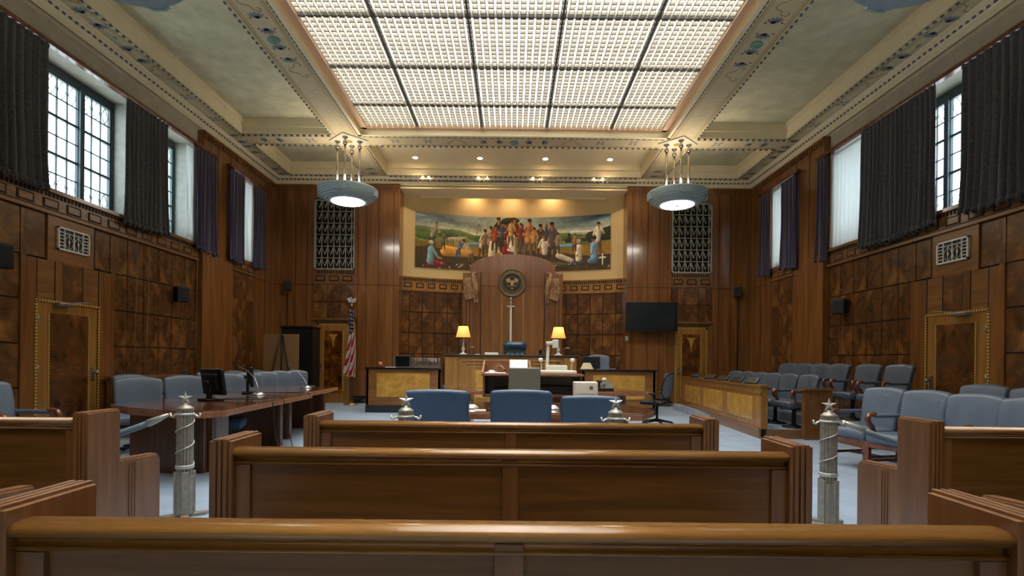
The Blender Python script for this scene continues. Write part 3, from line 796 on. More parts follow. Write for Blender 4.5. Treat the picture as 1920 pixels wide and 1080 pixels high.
    def sitter(x, foot, h, top, skirt, side=1, hat=None):
        k = h*1.15
        limb(x, foot+.12*k, x+side*.45*k, foot+.08*k, .16*k, .09*k, skirt); limb(x, foot+.18*k, x+side*.03*k, foot+.62*k, .12*k, .12*k, top)
        limb(x+side*.1*k, foot+.6*k, x+side*.26*k, foot+.33*k, .045*k, .035*k, top); limb(x+side*.26*k, foot+.33*k, x+side*.36*k, foot+.3*k, .035*k, .03*k, skin)
        ell(x+side*.06*k, foot+.82*k, .075*k, .095*k, skin); ell(x+side*.03*k, foot+.87*k, .09*k, .07*k, hat or '2c1d12')
    person(1.55, .30, .62, '2e2620', '2a2220'); person(1.36, .26, .50, '8a7a6a', '7a5a24', .1); person(1.68, .34, .5, '6e2018', '301c16')
    person(1.88, .40, .53, '5a2a20', '7a5a20', -.05); person(2.0, .24, .56, '5c3220', '4a4038'); person(2.12, .24, .65, 'a46e44', '5a4a3a', .05)
    person(2.36, .22, .58, '3a3026', '3e3226'); person(2.58, .14, .68, '4a3c4c', '3a2c1c', 0, 0); person(2.44, .06, .56, 'b9b2a0', '3c2a1c', -.04, .4, '4a4438')
    limb(2.46, .58, 2.47, .82, .03, .022, '3a3a34'); ell(2.47, .86, .025, .035, skin)
    person(1.22, .2, .5, 'b0a890', '5a3a1c', .15); person(3.42, .28, .52, 'c6c0ae', '5c3a24', .04, .3); person(.78, .18, .34, '3c5a78', '2e4460', .3)
    person(1.02, .14, .36, 'a8987e', '5a4a34', -.35); person(.3, .38, .42, '8f8a74', '3a2e22', .2, 0, '7a6440')
    sitter(1.42, .14, .5, 'bdb49c', '3e5a8a', 1); sitter(1.80, .22, .56, 'd6d4be', 'c9d2b4', -.55); sitter(1.66, .3, .3, '7a1e1c', '6a1a18', 1)
    sitter(.27, .03, .44, '6a90a0', '6e1c24', 1.1, 'c0bcae'); sitter(3.08, .12, .42, 'c2b8a4', '6e1c1e', -.2, 'bcb4a0'); sitter(3.36, .12, .46, '6a90b0', '5a7a98', -.3)
    limb(2.62, .12, 2.9, .10, .045, .03, '4a4a34'); limb(2.9, .10, 3.15, .13, .03, .04, '343a44'); limb(2.7, .28, 2.95, .18, .05, .04, 'b4ae9c')
    for (px_, fo, hh_, tp, lg) in ((1.28, .30, .40, '6a5a3c', '4a3a24'), (1.47, .36, .44, '8a3a20', '3a2a20'), (1.60, .44, .42, '3c4c5a', '2a2a2a'), (1.78, .46, .44, 'c09a60', '5a3a24'), (1.96, .42, .42, '7a3020', '4a3a2a'), (2.22, .34, .42, 'a87a50', '5a4020'), (2.68, .3, .36, '7a6a50', '3a3020'), (3.0, .34, .30, '8a5a3a', '3a2a2a'), (.5, .34, .3, '4a5a3a', '3a3a2a')): person(px_, fo, hh_, tp, lg, .05)
    for q in range(60):
        a, c = rng.rand()*3.65, rng.rand()*.12
        if .9 < a < 2.5 and q % 2: continue
        ell(a, c, .012+.02*rng.rand(), .012, rng.choice(['6a4a2a', '8a7a50', '4c5a2a', '7a2c20', 'b0a890', '3a2a1a']), rng.rand()*3)
    limb(3.51, .09, 3.51, .27, .013, .013, 'd8d6c6'); limb(3.46, .21, 3.56, .21, .013, .013, 'd8d6c6')
    n2 = (noise(200, 60, 31)-.5)*.12+(noise(60, 20, 32)-.5)*.14
    img = np.clip(img*(1+n2[..., None]), 0, 1)
    return img
Wp, Hp = 620, 176
img = paint_mural(Wp, Hp)
me = bpy.data.meshes.new('mural')
xs = np.linspace(-3.0, 2.98, Wp); zs = np.linspace(5.83, 4.14, Hp)
ycs = np.array([yc(x)-.045 for x in xs])
V = np.zeros((Hp, Wp, 3)); V[..., 0] = xs; V[..., 1] = ycs; V[..., 2] = zs[:, None]
V2 = V.copy(); V2[..., 1] += .03
vs = np.concatenate([V.reshape(-1, 3), V2[[0, -1]].reshape(-1, 3)])
idx = np.arange(Hp*Wp).reshape(Hp, Wp)
F = np.stack([idx[1:, :-1], idx[1:, 1:], idx[:-1, 1:], idx[:-1, :-1]], -1).reshape(-1, 4).tolist()
nb = Hp*Wp
for i in range(Wp-1):
    F.append([int(idx[0, i]), int(idx[0, i+1]), nb+i+1, nb+i]); F.append([int(idx[-1, i+1]), int(idx[-1, i]), nb+Wp+i, nb+Wp+i+1])
F.append([int(idx[0, 0]), nb, nb+Wp, int(idx[-1, 0])]) ; F.append([int(idx[0, -1]), int(idx[-1, -1]), nb+2*Wp-1, nb+Wp-1])
F.append([nb, nb+Wp-1, nb+2*Wp-1, nb+Wp]) if False else None
F = [f for f in F if f]
me.from_pydata(vs.tolist(), [], F); me.update()
ca = me.color_attributes.new('paint', 'FLOAT_COLOR', 'POINT')
lin_img = np.where(img <= .04045, img/12.92, ((img+.055)/1.055)**2.4)
cc = np.ones((len(vs), 4)); cc[:nb, :3] = lin_img.reshape(-1, 3); cc[nb:, :3] = .3
ca.data.foreach_set('color', cc.ravel())
m, N, L, B = newmat('mural_paint'); at = N.new('ShaderNodeVertexColor'); at.layer_name = 'paint'; L.new(at.outputs[0], B.inputs['Base Color']); B.inputs['Roughness'].default_value = .6
me.materials.append(m)
mural = bpy.data.objects.new('mural', me); COL.objects.link(mural)
tag(mural, 'long painted mural of figures in a rural landscape on the curved wall', 'painting')

# ================================================================== seal, eagles, sword on the tablet
t = thing('court_seal', 'round bronze eagle seal on the arched wooden tablet', 'seal', (-.02, 16.23, 3.66))
RX = Matrix.Rotation(PI/2, 4, 'X')
def disc(b, r, y0, y1, m=0, n=48, X=None):
    b.prism([(r*math.cos(2*PI*k/n), r*math.sin(2*PI*k/n)) for k in range(n)], 'y', y0, y1, m, True, X)
b = MB(); b.lathe([(.43, 0), (.43, .03), (.41, .045), (.395, .03), (.30, .03), (.29, .042), (.275, .03), (.27, .02)], (0, 0, 0), 56, 0, RX); b.build('rim', 'bronze', t)
b = MB(); disc(b, .275, -.024, 0); b.build('field', 'seal_field', t)
b = MB()
txt = 'UNITED STATES DISTRICT COURT '
def letters(s, rad, a0, a1, size, flip=False):
    fc = bpy.data.curves.new('t', 'FONT'); fc.size = size; fc.extrude = .006; fc.align_x = 'CENTER'; fc.align_y = 'CENTER'
    to = bpy.data.objects.new('t', fc); COL.objects.link(to)
    for i, ch in enumerate(s):
        if ch == ' ': continue
        fc.body = ch; bpy.context.view_layer.update()
        dg = bpy.context.evaluated_depsgraph_get(); ev = to.evaluated_get(dg); m_ = ev.to_mesh()
        a = a0+(a1-a0)*i/(len(s)-1); X = Matrix.Translation((rad*math.cos(a), -.034, rad*math.sin(a))) @ Matrix.Rotation(-(a-PI/2), 4, 'Y') @ RX
        b.add([v.co.copy() for v in m_.vertices], [list(p.vertices) for p in m_.polygons], 0, False, X); ev.to_mesh_clear()
    bpy.data.objects.remove(to)
letters(txt+' * ', .345, PI*1.18, -PI*.75, .075)
b.build('lettering', 'bronze_light', t)
b = MB()    # spread eagle
for s in (-1, 1):
    for k in range(7):
        a = R(62-13*k); b.rbox((0, 0, 0), (.012+.0, .006, .085-.005*k), .006, 0, None, Matrix.Translation((s*(.045+.018*k), -.03, .045-.004*k)) @ Matrix.Rotation(s*R(-32-4*k) if False else s*R(28), 4, 'Y') @ Matrix.Translation((0, 0, .035)))
    for k in range(3): b.tube([(s*.03, -.03, -.09), (s*(.09+.02*k), -.032, -.13+.02*k), (s*(.15), -.03, -.12+.05*k)], .007, 5)
b.rbox((0, -.03, -.17), (.03, .006, .03), .006)
b.build('eagle_wings', 'bronze_light', t)
b = MB(); b.rbox((0, -.035, -.03), (.05, .014, .07), .013); b.rbox((0, -.035, .065), (.02, .012, .025), .011); b.build('eagle_body', 'goldleaf', t)
b = MB()
for k in range(13):
    a = R(20+140*k/12); b.rbox((.10*math.cos(a), -.03, .10+.09*math.sin(a)), (.008, .006, .008), .005)
b.build('stars_crest', 'bronze_light', t)

def eagle(sg, label):
    t = thing('carved_eagle', label, 'carving', (sg*1.17-.03, 16.225, 3.06), 0, 'carved wooden eagles beside the seal')
    s = sg       # breast towards the seal, wing sweeping down and outwards
    b = MB()
    b.tube([(-s*.10, -.03, .08), (-s*.09, -.05, .30), (-s*.05, -.06, .52), (-s*.02, -.06, .68), (s*.0, -.07, .80), (s*.02, -.075, .86)], [.04, .09, .11, .10, .065, .055], 12)
    b.tube([(s*.02, -.08, .86), (-s*.07, -.08, .88), (-s*.12, -.075, .85)], [.05, .03, .008], 8)
    b.build('body', 'carved', t)
    w = MB(); b = w
    w.rbox((s*.09, -.05, .60), (.17, .035, .14), .03)
    for row, (r0, n, L0) in enumerate(((.0, 6, .20), (.12, 7, .24), (.26, 8, .30))):
        for k in range(n):
            u = k/(n-1)
            a = R(4+26*u)*(-s)
            cx = s*(-.06+.30*u); cz = .70-r0-.10*u*(1 if row else .6)
            w.rbox((0, 0, 0), (.024, .012, L0/2), .012, 0, None, Matrix.Translation((cx, -.088+.010*row+.004*(k % 2), cz-L0/2)) @ Matrix.Rotation(a*-.55, 4, 'Y'))
    w.build('wing_feathers', 'carved', t)
    f = MB()
    for k in range(3): f.rbox((s*(-.14+.045*k), -.05, .10), (.020, .016, .12), .014)
    f.build('tail', 'carved', t)
eagle(-1, 'carved wooden eagle relief to the left of the seal')
eagle(1, 'carved wooden eagle relief to the right of the seal')

t = thing('ceremonial_sword', 'slim silvery upright sword mounted on the central tablet below the seal', 'sword', (-.05, 16.195, 1.82))
b = MB(); b.prism([(-.03, 0), (.03, 0), (.03, 1.10), (-.03, 1.10)], 'y', -.02, .0); b.prism([(-.03, 0), (0, -.08), (.03, 0)], 'y', -.02, 0); b.box(-.006, .006, -.03, .03, 0, 1.1); b.build('blade', 'ventwhite', t)
b = MB(); b.rbox((0, -.01, 1.12), (.12, .02, .018), .015); b.build('crossguard', 'ventwhite', t)
b = MB(); b.tube([(0, -.01, 1.12), (0, -.01, 1.30)], .02, 10); b.build('grip', 'pewter_star', t)
b = MB(); b.lathe([(.005, 0), (.035, .02), (.03, .05), (.004, .10)], (0, -.01, 1.30), 12); b.build('pommel', 'pewter_star', t)

# ================================================================== lights of the room
def pendant():
    t = thing('pendant_light', 'x', 'ceiling light', (0, 0, 0), 0, 'round drum pendant lights on four rods')
    # origin at the ceiling soffit; drum bottom 1.46 below
    b = MB(); b.lathe([(.40, -1.50), (.46, -1.50), (.48, -1.475), (.53, -1.475), (.55, -1.44), (.59, -1.44), (.61, -1.40), (.645, -1.395), (.655, -1.35), (.68, -1.345), (.685, -1.30), (.70, -1.295), (.70, -1.25), (.715, -1.245), (.715, -1.21), (.69, -1.19), (.50, -1.18), (.02, -1.17)], (0, 0, 0), 96, 0, None, False)
    b.build('drum', 'fixture', t)
    b = MB(); b.lathe([(.02, -1.165), (.55, -1.165), (.56, -1.175)], (0, 0, 0), 40); b.build('added_uplight', 'fill_glow', t)  # added glowing disc on top of the drum, fill light for the ceiling
    for a0 in (0, PI/2, PI, 3*PI/2):
        b = MB(); b.box(.60, .70, -.14, .14, -1.38, -1.22, 0, Matrix.Rotation(a0-PI/2, 4, 'Z'))
        for k in range(8):
            a = a0+(k-3.5)*.035-PI/2
            b.box(.60, .715, -.007, .007, -1.40, -1.215, 0, Matrix.Rotation(a, 4, 'Z'))
        b.build('rib_block', 'fixture', t)
    b = MB(); b.lathe([(.02, -1.515), (.28, -1.515), (.385, -1.508), (.40, -1.495)], (0, 0, 0), 48); b.build('lamp_glass', 'lamp_glow', t)
    b = MB(); b.lathe([(.04, -1.525), (.05, -1.515)], (0, 0, 0), 16); b.build('finial', 'steel', t)
    for sx, sy in ((-.27, 0), (.27, 0), (0, -.27), (0, .27)):
        b = MB(); b.tube([(sx, sy, -1.16), (sx, sy, -.12)], .028, 12); b.lathe([(.05, -.20), (.05, -.13), (.03, -.11), (.03, -.07), (.065, -.05), (.07, -.03)], (sx, sy, 0), 16)
        b.build('hanging_rod', 'rod_metal', t)
    b = MB(); b.box(-.34, .34, -.34, .34, -.03, -.004, 0, Matrix.Rotation(PI/4, 4, 'Z')); b.build('ceiling_plate', 'stencil_pale', t, bevel=.01)
    b = MB(); b.lathe([(.09, -.035), (.10, -.03)], (0, 0, 0), 20); b.build('plate_rosette', 'gold', t)
    return t
def off_pendant(label, loc):
    c = dup(pn, label, loc)
    for ch in c.children:
        if ch.name.startswith('lamp_glass'):
            ch.data = ch.data.copy(); ch.data.materials[0] = M['fixture']
    return c
pn = pendant()
pn.location = (-4.03, 12.98, Z0); pn['label'] = 'drum pendant light on the left, in front of the left grille'
dup(pn, 'drum pendant light on the right, in front of the right grille', (3.98, 12.98, Z0))
off_pendant('dark ribbed drum pendant cut off at the top left of the picture', (-4.03, 5.34, Z0))
off_pendant('dark ribbed drum pendant cut off at the top right of the picture', (4.03, 5.24, Z0))

for i, (x, nm) in enumerate(((-2.78, 'leftmost'), (-.96, 'second from left'), (.88, 'third from left'), (2.70, 'rightmost'))):
    t = thing('downlight', 'warm glowing recessed downlight in the far coffer, %s of four' % nm, 'ceiling light', (x, 15.0, ZC), 0, 'recessed downlights in the far coffer')
    b = MB(); b.lathe([(.075, -.012), (.10, -.012), (.105, 0)], (0, 0, 0), 24); b.build('trim_ring', 'cream', t)
    b = MB(); b.lathe([(.01, -.02), (.07, -.018)], (0, 0, 0), 20); b.build('bulb', 'down_glow', t)
    lamp('downlight_beam', 'SPOT', (0, 0, -.04), 45, (1, .78, .5), t, .05, angle=2.2)
for i, (x, nm) in enumerate(((-2.0, 'left'), (0, 'middle'), (1.9, 'right'))):
    t = thing('ceiling_speaker', 'white round ceiling diffuser in the far coffer, %s one of three' % nm, 'vent', (x, 14.15, ZC), 0, 'white round diffusers in the far coffer')
    b = MB(); b.lathe([(.23, 0), (.22, -.02), (.18, -.03), (.17, -.02), (.12, -.03), (.11, -.02), (.02, -.04)], (0, 0, 0), 28); b.build('grille_rings', 'ventwhite', t)
names8 = ['%s of the pair under downlight %s' % (a, c) for c in ('one', 'two', 'three', 'four') for a in ('left', 'right')]
for i, x in enumerate((-2.66, -2.46, -1.02, -.80, .55, .78, 2.35, 2.57)):  # emissive discs stand in for warm reflections on the soffit
    o = MB().lathe([(.022, -.012), (.028, 0)], (0, 0, 0), 14).build('reflection_spot', 'down_glow', loc=(x, 15.50, Z0))
    tag(o, ('tiny warm glowing reflection spot on the soffit over the apse, %s from the left' % ['first', 'second', 'third', 'fourth', 'fifth', 'sixth', 'seventh', 'eighth'][i]), 'ceiling light', 'tiny glowing reflection spots along the apse soffit')
for x, nm in ((-1.2, 'left'), (-.06, 'middle'), (1.15, 'right')):
    t = thing('cove_spotlight', 'warm cove spotlight over the mural, %s of three' % nm, 'spotlight', (x, 16.56, 6.95), 0, 'cove spotlights over the mural')
    b = MB(); b.lathe([(.05, -.22), (.06, -.2), (.05, -.05), (.02, 0)], (0, 0, 0), 16); b.build('housing', 'black', t)
    b = MB(); b.lathe([(.01, -.225), (.045, -.222)], (0, 0, 0), 16); b.build('bulb', 'down_glow', t)
    lamp('spot_beam', 'SPOT', (0, 0, -.25), 22, (1, .70, .40), t, .06, (R(8), 0, 0), 2.3, 1)

def table_lamp(label, loc):
    t = thing('table_lamp', label, 'lamp', loc, 0, 'brass table lamps on the judge bench')
    b = MB(); b.lathe([(.10, 0), (.10, .02), (.04, .04), (.025, .08), (.04, .12), (.045, .15), (.02, .20), (.018, .40), (.012, .44)], (0, 0, 0), 20); b.build('lamp_base', 'whiteplastic', t)
    b = MB(); n = 48
    v = []; 
    for r, z in ((.185, .43), (.15, .58), (.12, .72)):
        for k in range(n): a = 2*PI*k/n; rr = r*(1+.012*(k % 4 < 2)); v.append((rr*math.cos(a), rr*math.sin(a), z))
    b.add(v, [(i*n+k, i*n+(k+1) % n, (i+1)*n+(k+1) % n, (i+1)*n+k) for i in range(2) for k in range(n)], 0, True); b.build('lamp_shade', 'shade', t, solid=.004)
    b = MB(); b.lathe([(.188, 0), (.192, .0), (.192, .015), (.188, .015)], (0, 0, .425), 32); b.build('shade_trim', 'brass', t)
    b = MB(); b.lathe([(.01, .46), (.03, .50), (.03, .55), (.01, .58)], (0, 0, 0), 12); b.build('bulb', 'down_glow', t)
    lamp('lamp_light', 'POINT', (0, 0, .62), 14, (1, .6, .26), t, .05)
    b = MB(); b.tube([(.02, 0, .12), (.12, -.02, .16), (.2, -.02, .19)], .006, 6); b.rbox((.23, -.02, .19), (.05, .03, .02), .015); b.build('paper_tag', 'tan', t)
    return t

# ================================================================== CURTAINS
def curtain(label, sg, y0, y1, ztop, zbot, mat, x=7.02, pleats=7, flare=0, name='curtain', group=None, amp=.035, bow=0):
    """pleated hanging cloth along a side wall"""
    rnd = random.Random(int(abs(y0)*100)+(1 if sg > 0 else 0))
    ph = rnd.random()*6
    n = max(24, pleats*10); m = 24
    def P(u, v):
        fl = flare*(1-v); c = (y0+y1)/2
        y = c+(y0+(y1-y0)*u-c)*(1+fl)+.03*math.sin(v*4+u*9)*(1-v)
        a = amp*(.45+.9*(1-v))
        w = math.sin(u*pleats*2*PI+ph+.5*math.sin(u*5)+.35*(1-v)*math.sin(u*13)) + .35*math.sin(u*pleats*4.3*PI+ph*2)
        z = zbot+(ztop-zbot)*v + (.022*math.sin(u*pleats*2*PI+1+ph)+.04*math.sin(u*3+ph)+bow*math.sin(u*PI))*(1-v)
        return (sg*(x-.03-a*w*.8), y, z)
    t = thing(name, label, 'curtain', (0, 0, 0), 0, group); t.location = (sg*x, (y0+y1)/2, zbot)
    off = Vector((sg*x, (y0+y1)/2, zbot))
    b = MB(); b.grid(lambda u, v: Vector(P(u, v))-off, n, m); o = b.build('cloth', mat, t, solid=.012)
    b = MB(); b.grid(lambda u, v: Vector(P(u, .985+.015*v))-off-Vector((sg*.008, 0, -.02*v)), n, 2); b.build('heading_tape', mat, t, solid=.022)
    if name != 'sheer_curtain':
        b = MB(); b.grid(lambda u, v: Vector(P(u, -.012+.03*v))-off-Vector((sg*.006, 0, 0)), n, 2); b.build('hem', mat, t, solid=.03)
    return t
def rod(label, sg, y0, y1, z, x=7.02):
    t = thing('curtain_rail', label, 'curtain rail', (sg*x, (y0+y1)/2, z)); L_ = (y1-y0)/2
    b = MB(); b.box(-.05, .05, -L_, L_, 0, .07); b.build('pelmet_board', 'chairwood', t, bevel=.006)
    b = MB()
    for q in (-L_+.1, 0, L_-.1): b.box(-.02 if sg < 0 else .0, .0+.14*sg if sg > 0 else -.14, q-.015, q+.015, .02, .06) if False else b.box(0, sg*.10, q-.015, q+.015, .03, .06)
    b.build('bracket', 'darkmetal', t)
rod('long brown curtain rail over the large left windows', -1, 3.0, 12.6, 5.98)
rod('long brown curtain rail over the large right windows', 1, 3.0, 12.35, 5.98)
rod('short brown curtain rail over the narrow left window', -1, 12.95, 14.95, 5.95, 6.92)
rod('short brown curtain rail over the narrow right window', 1, 12.95, 15.0, 5.95, 6.92)
ZT = 5.95
curtain('big charcoal curtain at the left edge, nearest on the left wall', -1, 4.9, 8.0, ZT, 3.78, 'curtain', pleats=24, amp=.045)
cur_mid = curtain('charcoal curtain hanging between the two large left windows', -1, 9.62, 10.75, ZT, 3.76, 'curtain', pleats=10, flare=.04, amp=.04)
cur_far = curtain('purple curtain at the far end of the second large left window', -1, 11.80, 12.50, ZT-.02, 3.72, 'curtain_purple', pleats=5, flare=.1)
curtain('narrow white sheer beside the purple curtain, second left window', -1, 11.54, 11.77, ZT-.02, 3.90, 'sheer', x=7.12, amp=.02, pleats=3, name='sheer_curtain')
curtain('purple curtain on the near side of the narrow left window', -1, 13.0, 13.62, 5.90, 3.72, 'curtain_purple', x=6.93, amp=.025, pleats=4, flare=.06)
curtain('purple curtain on the far side of the narrow left window', -1, 14.2, 14.85, 5.90, 3.74, 'curtain_purple', x=6.93, amp=.025, pleats=4, flare=.06)
curtain('white sheer panel inside the narrow left window', -1, 13.95, 14.3, 5.93, 3.86, 'sheer', x=7.04, amp=.02, pleats=4, name='sheer_curtain')
curtain('big charcoal curtain at the right edge, nearest on the right wall', 1, 4.9, 8.32, ZT, 3.68, 'curtain', pleats=25, amp=.045)
curtain('wide charcoal curtain in the middle of the large right windows', 1, 8.86, 10.72, ZT, 3.66, 'curtain', pleats=16, flare=.03, amp=.04)
curtain('wide white sheer curtain lit by the second large right window', 1, 10.60, 11.93, ZT-.02, 3.88, 'sheer', x=7.13, pleats=9, name='sheer_curtain', amp=.02)
curtain('dark purple curtain at the far end of the large right windows', 1, 11.93, 12.28, ZT-.02, 3.66, 'curtain_purple', pleats=3, flare=.1)
curtain('purple curtain on the near side of the narrow right window', 1, 13.05, 13.75, 5.90, 3.70, 'curtain_purple', x=6.92, amp=.025, pleats=4, flare=.08)
curtain('purple curtain on the far side of the narrow right window', 1, 14.35, 14.92, 5.90, 3.72, 'curtain_purple', x=6.92, amp=.025, pleats=4, flare=.04)
curtain('white sheer panel inside the narrow right window', 1, 13.6, 14.45, 5.93, 3.88, 'sheer', x=7.05, pleats=6, amp=.02, name='sheer_curtain')
def pull_cord(parent, y):
    off = Vector(parent.location); b = MB(); b.tube([Vector(q)-off for q in ((-7.06, y, 3.8), (-7.08, y+.02, 2.6), (-7.07, y-.03, 1.6), (-7.08, y, 1.0))], .007, 6)
    b.build('pull_cord', 'tan', parent)['label'] = 'pale hanging pull cord'
pull_cord(cur_mid, 10.02); pull_cord(cur_mid, 10.35); pull_cord(cur_far, 11.94)

# ================================================================== FLAG
t = thing('flag_on_pole', 'United States flag hanging on a tall pole with a silver eagle', 'flag', (-4.55, 15.1, 0))
b = MB(); b.lathe([(.20, 0), (.20, .02), (.08, .05), (.03, .10)], (0, 0, 0), 28); b.build('base', 'brass', t)
b = MB(); b.tube([(0, 0, .05), (0, 0, 2.78)], .016, 12); b.build('pole', 'chairwood', t)
b = MB(); b.lathe([(.03, 2.76), (.045, 2.80), (.03, 2.84), (.02, 2.86)], (0, 0, 0), 14); b.build('finial_ball', 'brass', t)
b = MB(); b.rbox((0, 0, 2.94), (.03, .03, .07), .028); b.rbox((-.03, 0, 3.03), (.03, .02, .02), .018)
for s in (-1, 1):
    for k in range(4): b.rbox((0, 0, 0), (.012, .012, .07), .011, 0, None, Matrix.Translation((s*(.04+.02*k), 0, 2.97-.008*k)) @ Matrix.Rotation(s*.5, 4, 'Y'))
b.build('eagle_finial', 'pewter_star', t)
fm, N, L, B = newmat('flag_cloth'); B.inputs['Roughness'].default_value = .7
at = N.new('ShaderNodeVertexColor'); at.layer_name = 'cloth'; L.new(at.outputs[0], B.inputs['Base Color'])
# the cloth: width coordinate u along the fly, v down the hoist, gathered in folds and hanging
nu, nv = 130, 170
vs = []; cols = []
CR, CW, CB = lin('9c1426'), lin('cfc8c2'), lin('141c48')
for j in range(nv+1):
    for i in range(nu+1):
        u, v = i/nu, j/nv
        # diagonal drape: the fly edge falls; folds fan out downwards
        spread = .06+.17*v
        fold = math.sin(u*5*PI+.6*v)
        x = (-.02 + (u-.35)*spread*1.7 + .02*fold*(1-v*.4)) - .10*v + .05*math.sin(v*3)
        y = -.05 + .05*math.cos(u*5*PI+.6*v)*(.5+v*.8)
        z = 2.72 - v*(1.72-.0*u) - .55*u*u*(.3+.7*v) * (.25+.0) - .30*(1-abs(u-.4))*v*.6
        vs.append((x, y, z))
        # cloth coordinates: canton near the hoist top; stripes run along the hanging diagonal
        s = u*.9+v*1.1; 
        canton = (v < .42 - .10*u) 
        if canton:
            uu, vv = (u*9) % 1, (v*17) % 1
            c = CW if ((uu-.5)**2*1+(vv-.5)**2 < .05) else CB
        else:
            c = CR if int((v*1.7+u*1.2+.10*math.sin(u*5*PI+.6*v))*5.4) % 2 == 0 else CW
        cols.append(c)
b = MB(); b.add(vs, [(j*(nu+1)+i, j*(nu+1)+i+1, (j+1)*(nu+1)+i+1, (j+1)*(nu+1)+i) for j in range(nv) for i in range(nu)], 0, True)
o = b.build('flag_cloth', fm, t)
ca = o.data.color_attributes.new('cloth', 'FLOAT_COLOR', 'POINT'); ca.data.foreach_set('color', np.array(cols).ravel())
sm = o.modifiers.new('solid', 'SOLIDIFY'); sm.thickness = .004
b = MB(); b.tube([vs[nv*(nu+1)+i] for i in range(0, nu+1, 3)], .014, 6); b.tube([vs[j*(nu+1)+nu] for j in range(30, nv+1, 4)], .011, 6); b.build('fringe', 'fringe', t)

# ================================================================== BENCH AND DESKS
b = MB(); b.box(-3.3, 3.3, 13.75, 16.1, 0, .44); b.box(-1.9, 1.9, 14.1, 16.1, .44, .58)
struct(b.build('floor_dais', 'carpet'))
t = thing('judge_bench', 'tall wooden judge bench with black top in front of the tablet', 'bench', (0, 13.4, 0))
b = MB(); b.box(-1.68, 1.62, 0, .28, .0, 1.40); b.box(-1.68, -1.63, 0, .58, 0, 1.4); b.box(1.57, 1.62, 0, .58, 0, 1.4)
for x0, x1 in ((-1.68, -1.36), (1.30, 1.62)): b.box(x0, x1, -.03, .05, 0, 1.38)
for k, z in enumerate((1.27, 1.19, 1.11)):
    b.box(-1.30+.12*k, 1.24-.12*k, -.03+.008*k, .03, z, z+.05)
    b.box(-1.30+.12*k, -1.26+.12*k, -.03+.008*k, .03, .3, z); b.box(1.20-.12*k, 1.24-.12*k, -.03+.008*k, .03, .3, z)
b.build('bench_body', 'honey', t, bevel=.004)
b = MB(); b.box(-.92, .86, -.012, .03, .35, 1.05); b.build('front_panel', 'yellow_burl', t)
b = MB(); b.box(-1.74, 1.68, -.06, .62, 1.40, 1.44); b.build('bench_top', 'marble', t, bevel=.006)
b = MB(); b.box(-1.7, 1.64, -.035, .0, 0, .14); b.build('plinth', 'marble', t)
def side_desk(label, x0, x1):
    t = thing('court_desk', label, 'desk', ((x0+x1)/2, 13.0, 0), 0, 'low desks beside the judge bench'); w = (x1-x0)/2
    b = MB(); b.box(-w, w, 0, .06, .0, 1.06); b.box(-w, -w+.06, 0, .7, 0, 1.06); b.box(w-.06, w, 0, .7, 0, 1.06); b.box(-w+.06, w-.06, .06, .6, .70, .74); b.build('desk_body', 'wall_wood_h', t, bevel=.004)
    b = MB(); b.box(-w+.26, w-.26, -.014, .03, .38, .96); b.build('front_panel', 'yellow_burl', t)
    b = MB(); b.box(-w-.03, w+.03, -.05, .72, 1.06, 1.10); b.build('desk_top', 'marble', t, bevel=.006)
    b = MB(); b.box(-w-.01, w+.01, -.03, .02, 0, .18); b.build('plinth', 'marble', t)
side_desk('low wooden desk with pale panel left of the judge bench', -3.55, -1.74)
side_desk('low wooden desk with pale panel right of the judge bench', 1.72, 3.5)
table_lamp('lit table lamp on the left end of the judge bench', (-1.25, 13.62, 1.44))
table_lamp('lit table lamp on the right end of the judge bench', (1.18, 13.62, 1.44))

def sheet(name, label, cat, w, d, h, loc, mat, rz=0, group=None):
    o = MB().box(-w/2, w/2, -d/2, d/2, 0, h).build(name, mat, bevel=.003); o.location = loc; o.rotation_euler = (0, 0, rz)
    return tag(o, label, cat, group)
sheet('paper_stack', 'low white stack of papers on the bench left of the judge chair', 'papers', .34, .25, .06, (-.52, 13.62, 1.44), 'paper')
sheet('note_pad', 'small white pad beside the left table lamp', 'paper', .12, .08, .015, (-.88, 13.55, 1.44), 'paper')
t = thing('desk_telephone', 'dark telephone on the bench near the right table lamp', 'telephone', (.82, 13.66, 1.44))
b = MB(); b.prism([(-.09, 0), (.10, 0), (.10, .12), (-.09, .03)], 'x', -.13, .13); b.build('phone_body', 'black', t, bevel=.01)
b = MB(); b.rbox((-.09, .02, .13), (.03, .10, .022), .02); b.build('handset', 'black', t)
t = thing('file_rack', 'row of wire file dividers on the left desk', 'file rack', (-2.12, 13.35, 1.10))
b = MB()
for k in range(16):
    b.tube([(-.38+.045*k, -.1, .02), (-.38+.045*k+.02, -.1, .24), (-.38+.045*k+.02, .1, .24), (-.38+.045*k, .1, .02)], .006, 5)
b.build('wire_dividers', 'steel', t); b = MB(); b.box(-.4, .36, -.13, .13, 0, .02); b.build('tray', 'steel', t)
t = thing('metal_box', 'open grey metal box on the left desk beside the file rack', 'box', (-2.72, 13.38, 1.10))
b = MB(); b.box(-.2, .2, -.15, .15, 0, .02); b.box(-.2, .2, -.15, .15, .28, .30); b.box(-.2, -.18, -.15, .15, 0, .3); b.box(.18, .2, -.15, .15, 0, .3); b.build('shell', 'steel', t)
b = MB(); b.box(-.18, .18, .13, .15, .02, .28); b.build('back_plate', 'black', t)
o = MB().lathe([(.045, 0), (.045, .13), (.04, .13), (.04, .01)], (0, 0, 0), 18).build('pen_cup', 'pink'); o.location = (-3.28, 13.3, 1.10); tag(o, 'small reddish cup at the left end of the left desk', 'cup')
sheet('document', 'loose papers beside the reddish cup on the left desk', 'paper', .26, .18, .01, (-3.02, 13.28, 1.10), 'paper', .2)

